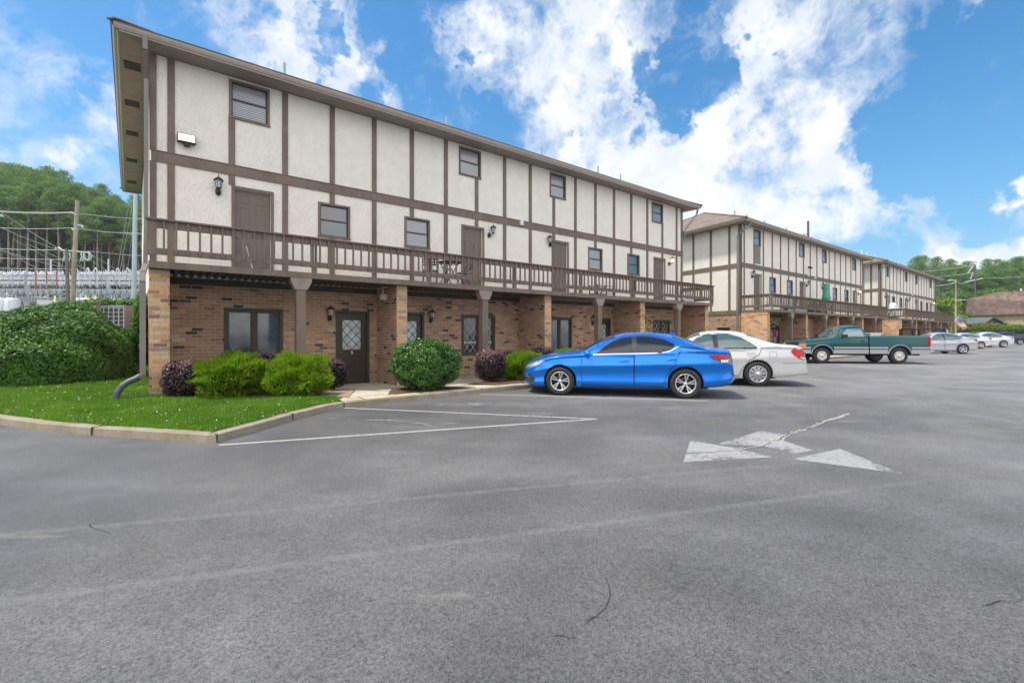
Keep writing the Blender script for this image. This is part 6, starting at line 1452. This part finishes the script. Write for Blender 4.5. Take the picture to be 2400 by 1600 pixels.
# air conditioner between two posts
u_ = radians(6)
p = P3(279, 760, 16.6); zg = zt(-1.0, 20)
E = empty('air_conditioner', (p.x, p.y, P3(279, 717, 16.6).z-.86), u_-TH+pi/2-.55*0-.62, 'grey air conditioning condenser behind the large hedge', 'air conditioner'); E.rotation_euler = (0, 0, TH-pi/2)
MB().box(-.52, .52, -.4, .4, 0, .84).build('casing', 'ac_dark', E); q = MB(); q.box(-.54, .54, -.42, .42, .80, .86)
for i in range(7): x = -.53+i*1.06/6; q.box(x-.022, x+.022, -.43, -.40, 0, .80)
for j in range(6): q.box(-.53, .53, -.425, -.40, .02+j*.145, .05+j*.145)
for i in range(2): x = (-.535, .535)[i]; q.box(x-.01, x+.01, -.42, .42, 0, .8)
q.build('grille', 'ac_case', E); MB().box(-.6, .6, -.5, .5, -1.2, -.01).build('support_pad', 'kerb_concrete', E)
for i, (px, w, top, bot) in enumerate(((231, 9, 707, 752), (317, 9, 706, 770))):
    p = P3(px, bot+50, 16); h = (bot+50-top)/1080*16; o = MB().box(-.065, .065, -.065, .065, 0, h).build('fence_post', 'post_wood', None, tuple(p)); tag(o, ('weathered square post left of the air conditioner', 'weathered square post right of the air conditioner')[i], 'post', 'posts beside the air conditioner')
p = P3(300, 785, 15.5); o = MB().box(-.6, .3, -.04, .04, 0, .12).build('fence_rail', 'post_wood', None, tuple(p)); tag(o, 'short weathered rail low beside the hedge', 'rail')

# ---------------------------------------------------------------- balcony furniture, block 1 (floor height 2.92 at y about 12.4)
def folding_chair(loc, rz, mt, label, group):
    E = empty('folding_chair', loc, rz, label, 'chair', group)
    MB().box(-.21, .21, -.20, .20, .43, .455).build('seat', mt, E)
    q = MB(); 
    for z in (.60, .68, .76, .84): q.box(-.20, .20, .20+(z-.45)*.25, .215+(z-.45)*.25, z-.025, z+.025)
    for x in (-.14, 0, .14): q.box(x-.02, x+.02, .21+.02, .235+.02, .58, .86)
    q.build('backrest', mt, E)
    for s in (-1, 1):
        MB().bar((s*.215, -.22, 0), (s*.215, .32, .90), .024).build('leg', 'furn_wood', E); MB().bar((s*.19, .22, 0), (s*.19, -.17, .44), .024).build('leg', 'furn_wood', E)
    return E
def crate(loc, rz): pass
Z1 = 2.925
folding_chair((6.72, 12.72, Z1), radians(150), 'furn_wood', 'dark folding chair at the left of the round balcony table', 'folding chairs on the nearest balcony')
folding_chair((7.85, 12.6, Z1), radians(-100), 'furn_grey', 'grey slatted folding chair at the right of the round balcony table', 'folding chairs on the nearest balcony')
T_ = empty('round_table', (7.25, 12.45, Z1), 0, 'round dark wooden table on the nearest balcony', 'table')
MB().lathe([(0, .70), (.36, .70), (.38, .715), (.38, .73), (.36, .74), (0, .74)], n=24).build('tabletop', 'furn_wood', T_)
for s in (-1, 1):
    for t in (-1, 1): MB().bar((s*.26, t*.22, 0), (-s*.20, t*.22, .70), .022).build('leg', 'furn_wood', T_)
S_ = empty('plant_stand', (14.15, 12.3, Z1), 0, 'low black metal stand on the nearest balcony', 'stand')
q = MB()
for z in (.10, .24, .40): 
    q.bar((-.5, -.2, z), (.5, -.2, z), .025); q.bar((-.5, .2, z), (.5, .2, z), .025)
for x in (-.5, .5):
    for y in (-.2, .2): q.bar((x, y, 0), (x, y, .42), .035)
q.bar((-.02, -.2, .4), (.02, .2, 0), .03); q.build('frame', 'black_metal', S_)
o = MB().box(-.18, .18, -.15, .15, 0, .5).build('storage_box', 'white_plastic', None, (20.95, 12.6, Z1)); bv = o; tag(bv, 'white storage box at the far end of the nearest balcony', 'box')
o = cable('metal_rod', [(1.66, 11.86, 3.42), (1.78, 11.84, 2.93)], .011, 'bright bent metal rod leaning on the railing before the first balcony door', None); o['category'] = 'rod'; o.data.materials[0] = MATS['white_plastic']
# block 2 balcony
Z2 = 2.765
U = empty('parasol', (36.7, 11.75, Z2), 0, 'closed green parasol standing on the middle balcony', 'parasol')
rg = np.random.default_rng(2); q = MB(); vs = []; prof = [(.03, 2.42), (.16, 2.25), (.20, 2.05), (.17, 1.95), (.23, 1.7), (.28, 1.35), (.32, 1.2), (.27, 1.12)]
for r, z in prof:
    for j in range(20): a_ = 2*pi*j/20; k = r*(1+.22*(j % 2)-.06); vs.append((k*cos(a_), k*sin(a_), z+.03*rg.normal()*(z < 1.3)))
q.add(vs, [(i*20+j, i*20+(j+1) % 20, (i+1)*20+(j+1) % 20, (i+1)*20+j) for i in range(len(prof)-1) for j in range(20)], 0, True); q.build('canopy', 'green_fabric', U); MB().tube([(0, 0, 0), (0, 0, 2.5)], .025, 8).build('pole', 'trim_light', U); MB().lathe([(.25, 0), (.25, .08), (.05, .12), (0, .12)], n=14).build('base', 'black_metal', U); U.scale = (.8, .8, .9)
def patio_chair(loc, rz, mt, label, group=None):
    E = empty('patio_chair', loc, rz, label, 'chair', group); MB().box(-.25, .25, -.25, .25, .40, .44).build('seat', mt, E)
    q = MB(); q.prism([(-.24, .25, .44), (.24, .25, .44), (.22, .36, .95), (-.22, .36, .95)], (0, .03, 0)); q.build('backrest', mt, E)
    for s in (-1, 1):
        q = MB(); q.box(s*.27-.03, s*.27+.03, -.22, .3, .62, .65); q.bar((s*.27, -.2, .0), (s*.27, -.2, .62), .035); q.build('armrest', mt, E)
        MB().bar((s*.25, .27, 0), (s*.25, .27, .44), .035).build('leg', mt, E)
    return E
patio_chair((32.75, 11.75, Z2), radians(20), 'green_plastic', 'bright green plastic chair on the middle balcony')
L_ = empty('sun_lounger', (31.0, 11.7, Z2), radians(-8), 'white sun lounger lying left of the green chair on the middle balcony', 'sun lounger'); MB().prism([(-1.1, -.3, .38), (-.35, -.3, .16), (.9, -.3, .12), (.9, -.3, .06), (-.35, -.3, .10), (-1.1, -.3, .30)], (0, .6, 0)).build('bed', 'lounger_white', L_); MB().box(-1.0, .85, -.28, -.24, 0, .12).box(-1.0, .85, .24, .28, 0, .12).build('frame', 'lounger_white', L_)
o = MB().box(-.5, .5, -.25, .25, 0, .52).box(-.53, .53, -.28, .28, .52, .56).build('storage_chest', 'black_trim', None, (34.4, 11.7, Z2)); tag(o, 'black storage chest on the middle balcony between green chair and parasol', 'chest')
for i, x in enumerate((35.6, 36.3, 37.3)):
    patio_chair((x, 12.0, Z2), radians(40*i), 'furn_wood', ('dark chair left of the closed green parasol', 'dark chair against the wall beside the closed green parasol', 'dark chair right of the closed green parasol')[i], 'dark chairs on the middle balcony')
o = MB().box(-.6, .6, -.01, .01, 0, .35).build('white_table', 'lounger_white', None, (32.3, 12.0, Z2)); o = tag(o, 'white tabletop leaning behind the bright green chair', 'table')
h_ = empty('security_lamp', (36.0, 12.70, 5.45), 0, 'twin-headed white security lamp above the middle balcony', 'lamp'); MB().box(-.07, .07, -.12, -.04, -.05, .15).bar((0, -.1, .15), (0, -.18, .5), .03).build('bracket', 'white_plastic', h_)
for s in (-1, 1): MB().lathe([(.03, -.1), (.09, .05), (0, .05)], (s*.18, -.2, .55), 10, axis='y').build('lamp_head', 'black_metal', h_)
o = MB().box(28.12, 28.92, 12.70, 12.735, 5.62, 6.66).build('boarded_panel', 'furn_grey'); o.data.materials[0] = mat('grey_board', base=(.20, .19, .18), rough=.7, var=.1); o.parent = B2; o.matrix_parent_inverse = Matrix.Translation((-26.58, -12.74, .16))
q = MB(); q.prism([(0, 0, -.28), (.17, 0, .02), (.15, 0, .17), (.05, 0, .2), (0, 0, .13), (-.05, 0, .2), (-.15, 0, .17), (-.17, 0, .02)], (0, .04, 0)); o = q.build('door_decoration', 'flag_pink', None, (31.2, 12.70, 1.42)) if mat('flag_pink', base=(.62, .12, .22), rough=.7) else None; tag(o, 'pink heart-shaped decoration hanging on a dark entry door of the middle block', 'decoration')
# block 3: covered grill
Gc = empty('covered_grill', (52.05, 11.5, Z2), 0, 'white covered grill on a black base where the two far balconies meet', 'grill')
q = MB(); vs = []; prof = [(.56, .15), (.55, .9), (.50, 1.15), (.36, 1.36), (.02, 1.40)]
for r, z in prof:
    for j in range(18): a_ = 2*pi*j/18; vs.append((r*(1+.04*(j % 2))*cos(a_), r*.55*sin(a_), z))
q.add(vs, [(i*18+j, i*18+(j+1) % 18, (i+1)*18+(j+1) % 18, (i+1)*18+j) for i in range(len(prof)-1) for j in range(18)], 0, False); q.build('cover', 'white_fabric', Gc); MB().box(-.5, .5, -.28, .28, .02, .14).box(-.45, .45, -.25, .25, .14, .5).build('base', 'black_metal', Gc)

# flag on the farthest block
fp = P3(2223, 763, 53.5); fq = P3(2236, 752, 53.5)
FL = empty('flag', fp, 0, 'American flag hanging from a slanted white staff at the farthest block', 'flag')
MB().tube([(0, 0, 0), tuple((fq-fp)*1.9)], .02, 6).build('staff', 'white_plastic', FL)
c0, c1, c2, c3 = P3(2233, 752, 53.5)-fp, P3(2252, 741, 53.5)-fp, P3(2266.5, 768, 53.4)-fp, P3(2259, 774, 53.5)-fp   # hoist low, hoist high, fly high, fly low
def FP(u, v, o=0):       # u along the fly, v from top stripe to bottom
    a = c1.lerp(c2, u); b = c0.lerp(c3, u); p = a.lerp(b, v); n = Vector((-F2[0], -F2[1], 0)); return p+n*(.10*sin(u*9+v*2)*u+o)
nU = 26
for k in range(13):
    q = MB(); vs = []
    for i in range(nU+1):
        for v in (k/13, (k+.5)/13, (k+1)/13): vs.append(FP(i/nU, v))
    q.add(vs, [(i*3+j, i*3+j+1, (i+1)*3+j+1, (i+1)*3+j) for i in range(nU) for j in range(2)], 0, True); q.build('stripe', mat('flag_red', base=(.48, .03, .04), rough=.7) and 'flag_red' if k % 2 == 0 else 'white_fabric', FL)
q = MB(); vs = [FP(i/10*.42, v/7*7/13, .012) for i in range(11) for v in range(8)]; q.add(vs, [(i*8+j, i*8+j+1, (i+1)*8+j+1, (i+1)*8+j) for i in range(10) for j in range(7)], 0, True); mat('flag_blue', base=(.03, .05, .22), rough=.7); q.build('canton', 'flag_blue', FL)
q = MB()
for r in range(9):
    for c in range(6 if r % 2 == 0 else 5):
        u0 = .42*((c+.5+(.5 if r % 2 else 0))/6); v0 = 7/13*(r+.7)/9.4; C0 = FP(u0, v0, .02); ex = (FP(u0+.01, v0, .02)-C0).normalized(); ey = (FP(u0, v0+.01, .02)-C0).normalized(); pts = []
        for j in range(10): R_ = .032 if j % 2 == 0 else .013; a_ = j*pi/5; pts.append(C0+ex*R_*sin(a_)-ey*R_*cos(a_))
        q.add(pts, [tuple(range(10))])
q.build('stars', 'white_fabric', FL)

# ---------------------------------------------------------------- right background
# tan brick building with mansard roof
def far_block():
    d = 92; A0 = Vector(P3(2270, 760, d)); A0.z = 0; Bq = P3(2480, 760, 80); Bq.z = 0; v = (Bq-A0); L = v.length+18; ex = v.normalized(); rz = atan2(ex.y, ex.x); ev = (780-738)/1080*d+CH; tp = (780-700)/1080*d+CH; tp2 = (780-684)/1080*88+CH
    E = empty('brick_building', (A0.x, A0.y, 1.0), rz, 'tan brick building with a tall brown shingled mansard roof', 'building'); ev -= 1; tp -= 1; tp2 -= 1
    MB().box(0, L, 0, 14, -1.5, ev).build('wall', 'tan_brick', E)
    q = MB(); o = .35
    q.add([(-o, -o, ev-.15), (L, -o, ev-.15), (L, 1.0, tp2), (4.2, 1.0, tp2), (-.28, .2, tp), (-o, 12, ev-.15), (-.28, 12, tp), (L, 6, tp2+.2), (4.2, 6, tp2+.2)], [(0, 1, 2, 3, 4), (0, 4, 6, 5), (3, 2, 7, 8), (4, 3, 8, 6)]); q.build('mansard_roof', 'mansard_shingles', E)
    MB().box(-o-.03, L, -o-.06, -o-.01, ev-.3, ev-.12).build('fascia', 'trim_dark', E)
    q = MB(); q.tube([(6.6, 2.5, tp2-.2), (6.6, 2.5, tp2+.45)], .14, 8); q.build('vent_pipe', 'white_plastic', E)
    q = MB(); q.bar((-.1, -.3, tp-.2), (-1.0, -.6, tp-.15), .08); q.box(-1.7, -.9, -.8, -.5, tp-.22, tp-.08); q.build('yard_light', 'white_plastic', E)
far_block()
# small dark shed
sp = P3(2322, 768, 80); S = empty('shed', (sp.x, sp.y, 1.0), atan2(R2[1], R2[0])+.25, 'small dark grey gabled shed in front of the tan brick building', 'shed'); s = 80/1080
q = MB(); hw, hr = 36*s, 24*s; ev, rg_ = 12*s+1.3, 24*s+1.3
q.prism([(-hw, 0, 0), (hw*1.2, 0, 0), (hw*1.2, 0, ev-.3), (0, 0, rg_-.1), (-hw, 0, ev-.3)], (0, 3, 0)); q.build('wall', 'shed_siding', S)
q = MB(); q.prism([(-hw-.7, -.4, ev-.75), (0, -.4, rg_), (0, -.4, rg_+.12), (-hw-.7, -.4, ev-.62)], (0, 3.8, 0)); q.prism([(0, -.4, rg_), (hw*1.2+1.0, -.4, ev-.55), (hw*1.2+1.0, -.4, ev-.43), (0, -.4, rg_+.12)], (0, 3.8, 0)); q.build('roof', mat('shed_roof', base=(.10, .10, .11), rough=.8) and 'shed_roof', S)
MB().box(-.55, .55, -.02, .1, .2, ev-.55).build('door_opening', 'shed_dark', S); MB().box(hw*.72, hw*1.15, -.02, .1, .2, ev-.6).build('door_opening', 'shed_dark', S)
for k, x in enumerate(np.linspace(-hw+.2, hw*1.1, 16)): pass
# street lamp pole and utility pole
lp = P3(2240, 796, 70); E = empty('street_lamp', (lp.x, lp.y, .0), 0, 'tall timber street lamp pole with a curved arm, right of the farthest block', 'street lamp'); o0 = Vector(E.location)
MB().tube([(0, 0, 0), tuple(P3(2240, 655, 70)-o0)], [.12, .08], 8).build('pole', 'pole_wood', E); MB().tube([tuple(P3(2240, 661, 70)-o0), tuple(P3(2236, 657, 70)-o0), tuple(P3(2229, 656, 70)-o0)], .05, 6).build('lamp_arm', 'steel_white', E); q = MB(); q.bar(tuple(P3(2230, 656, 70)-o0), tuple(P3(2222, 657.5, 70)-o0), .28, .12); q.build('lamp_head', 'steel_white', E)
lp = P3(2286, 760, 118); E = empty('utility_pole', (lp.x, lp.y, 2), 0, 'dark utility pole with a white crossarm rising behind the tan brick building', 'utility pole'); o0 = Vector(E.location)
MB().tube([(0, 0, 0), tuple(P3(2285, 620, 118)-o0)], [.24, .16], 8).build('pole', 'pole_dark', E); q = MB(); q.bar(tuple(P3(2262, 661, 118)-o0), tuple(P3(2303, 652, 118)-o0), .22); q.bar(tuple(P3(2281, 623, 118)-o0), tuple(P3(2268, 640, 118)-o0), .12); q.bar(tuple(P3(2281, 639, 118)-o0), tuple(P3(2274, 654, 118)-o0), .12); q.build('crossarm', 'steel_white', E)
for a_, b_ in (((2284, 621, 118), (2100, 640, 80)), ((2282, 638, 118), (2150, 650, 80)), ((2262, 661, 118), (2240, 661, 70)), ((2240, 662, 70), (2150, 668, 60)), ((2303, 652, 118), (2480, 640, 120))):
    cable('cable', [P3(*a_), P3(*b_)], .04, 'thin overhead cable in front of the wood at right', 'overhead cables at right', .3)
# pole behind the middle block
lp = P3(1896, 600, 60); E = empty('utility_pole', (lp.x, lp.y, 0), 0, 'dark utility pole top rising behind the roof of the middle block', 'utility pole'); o0 = Vector(E.location)
MB().tube([(0, 0, 0), tuple(P3(1894, 518, 60)-o0)], [.2, .14], 8).build('pole', 'pole_dark', E); MB().bar(tuple(P3(1895, 548, 60)-o0), tuple(P3(1881, 552, 60)-o0), .1).build('crossarm', 'pole_dark', E)
# flower bank and hedges at right
rgs = random.Random(5)
for i in range(13):
    px = 2258+i*9; x, y = cam_pt(px, 78-abs(i-5)*.4); red = i % 3 != 2
    shrub((x, y, zt(x, y)-.1), (.95, .95, .75+.2*(i % 2)), 1500, .20, ['leaf_broad', 'leaf_red' if red else 'leaf_holly_new'], [.72, .28], ('flowering shrub with red blooms below the dark shed' if red else 'green shrub between the red flowering shrubs'), 'shrubs of the flower bank', 60+i, amp=.14, name='flowering_shrub', stems=False)
for i in range(4):
    px = 2372+i*14; x, y = cam_pt(px, 74); shrub((x, y, zt(x, y)+.2), (1.1, 1.0, .8), 1500, .18, ['leaf_yellow', 'leaf_broad'], [.6, .4], 'yellow-green clipped shrub of the hedge at the far right edge', 'yellow-green hedge at right', 80+i, amp=.1, name='hedge_shrub', stems=False)
for i, px in enumerate((2226, 2236, 2250, 2262, 2275, 2290)):
    x, y = cam_pt(px, 66+i); shrub((x, y, zt(x, y)-.1), (.9, .9, .5), 1000, .16, ['leaf_holly_new', 'leaf_broad'], [.5, .5], 'low green shrub on the bank below the flag' if i < 3 else 'low green shrub on the bank behind the plain white sedan', 'low shrubs on the bank at right', 90+i, amp=.12, name='low_shrub', stems=False)

# ---------------------------------------------------------------- thin summer haze
def haze(den):
    m = bpy.data.materials.new('haze'); m.use_nodes = True; t = NT(m.node_tree); t.n.remove(t.n['Principled BSDF'])
    v = t.n.new('ShaderNodeVolumePrincipled'); v.inputs['Color'].default_value = (.93, .96, 1, 1); v.inputs['Density'].default_value = den; v.inputs['Anisotropy'].default_value = .2
    t.l.new(v.outputs[0], t.n['Material Output'].inputs['Volume']); MATS['haze'] = m
    o = MB().box(-1010, 1010, -1010, 1010, -1.2, 62).build('haze', 'haze'); o['kind'] = 'stuff'; o['label'] = 'thin pale summer haze in the air'
haze(.00032)
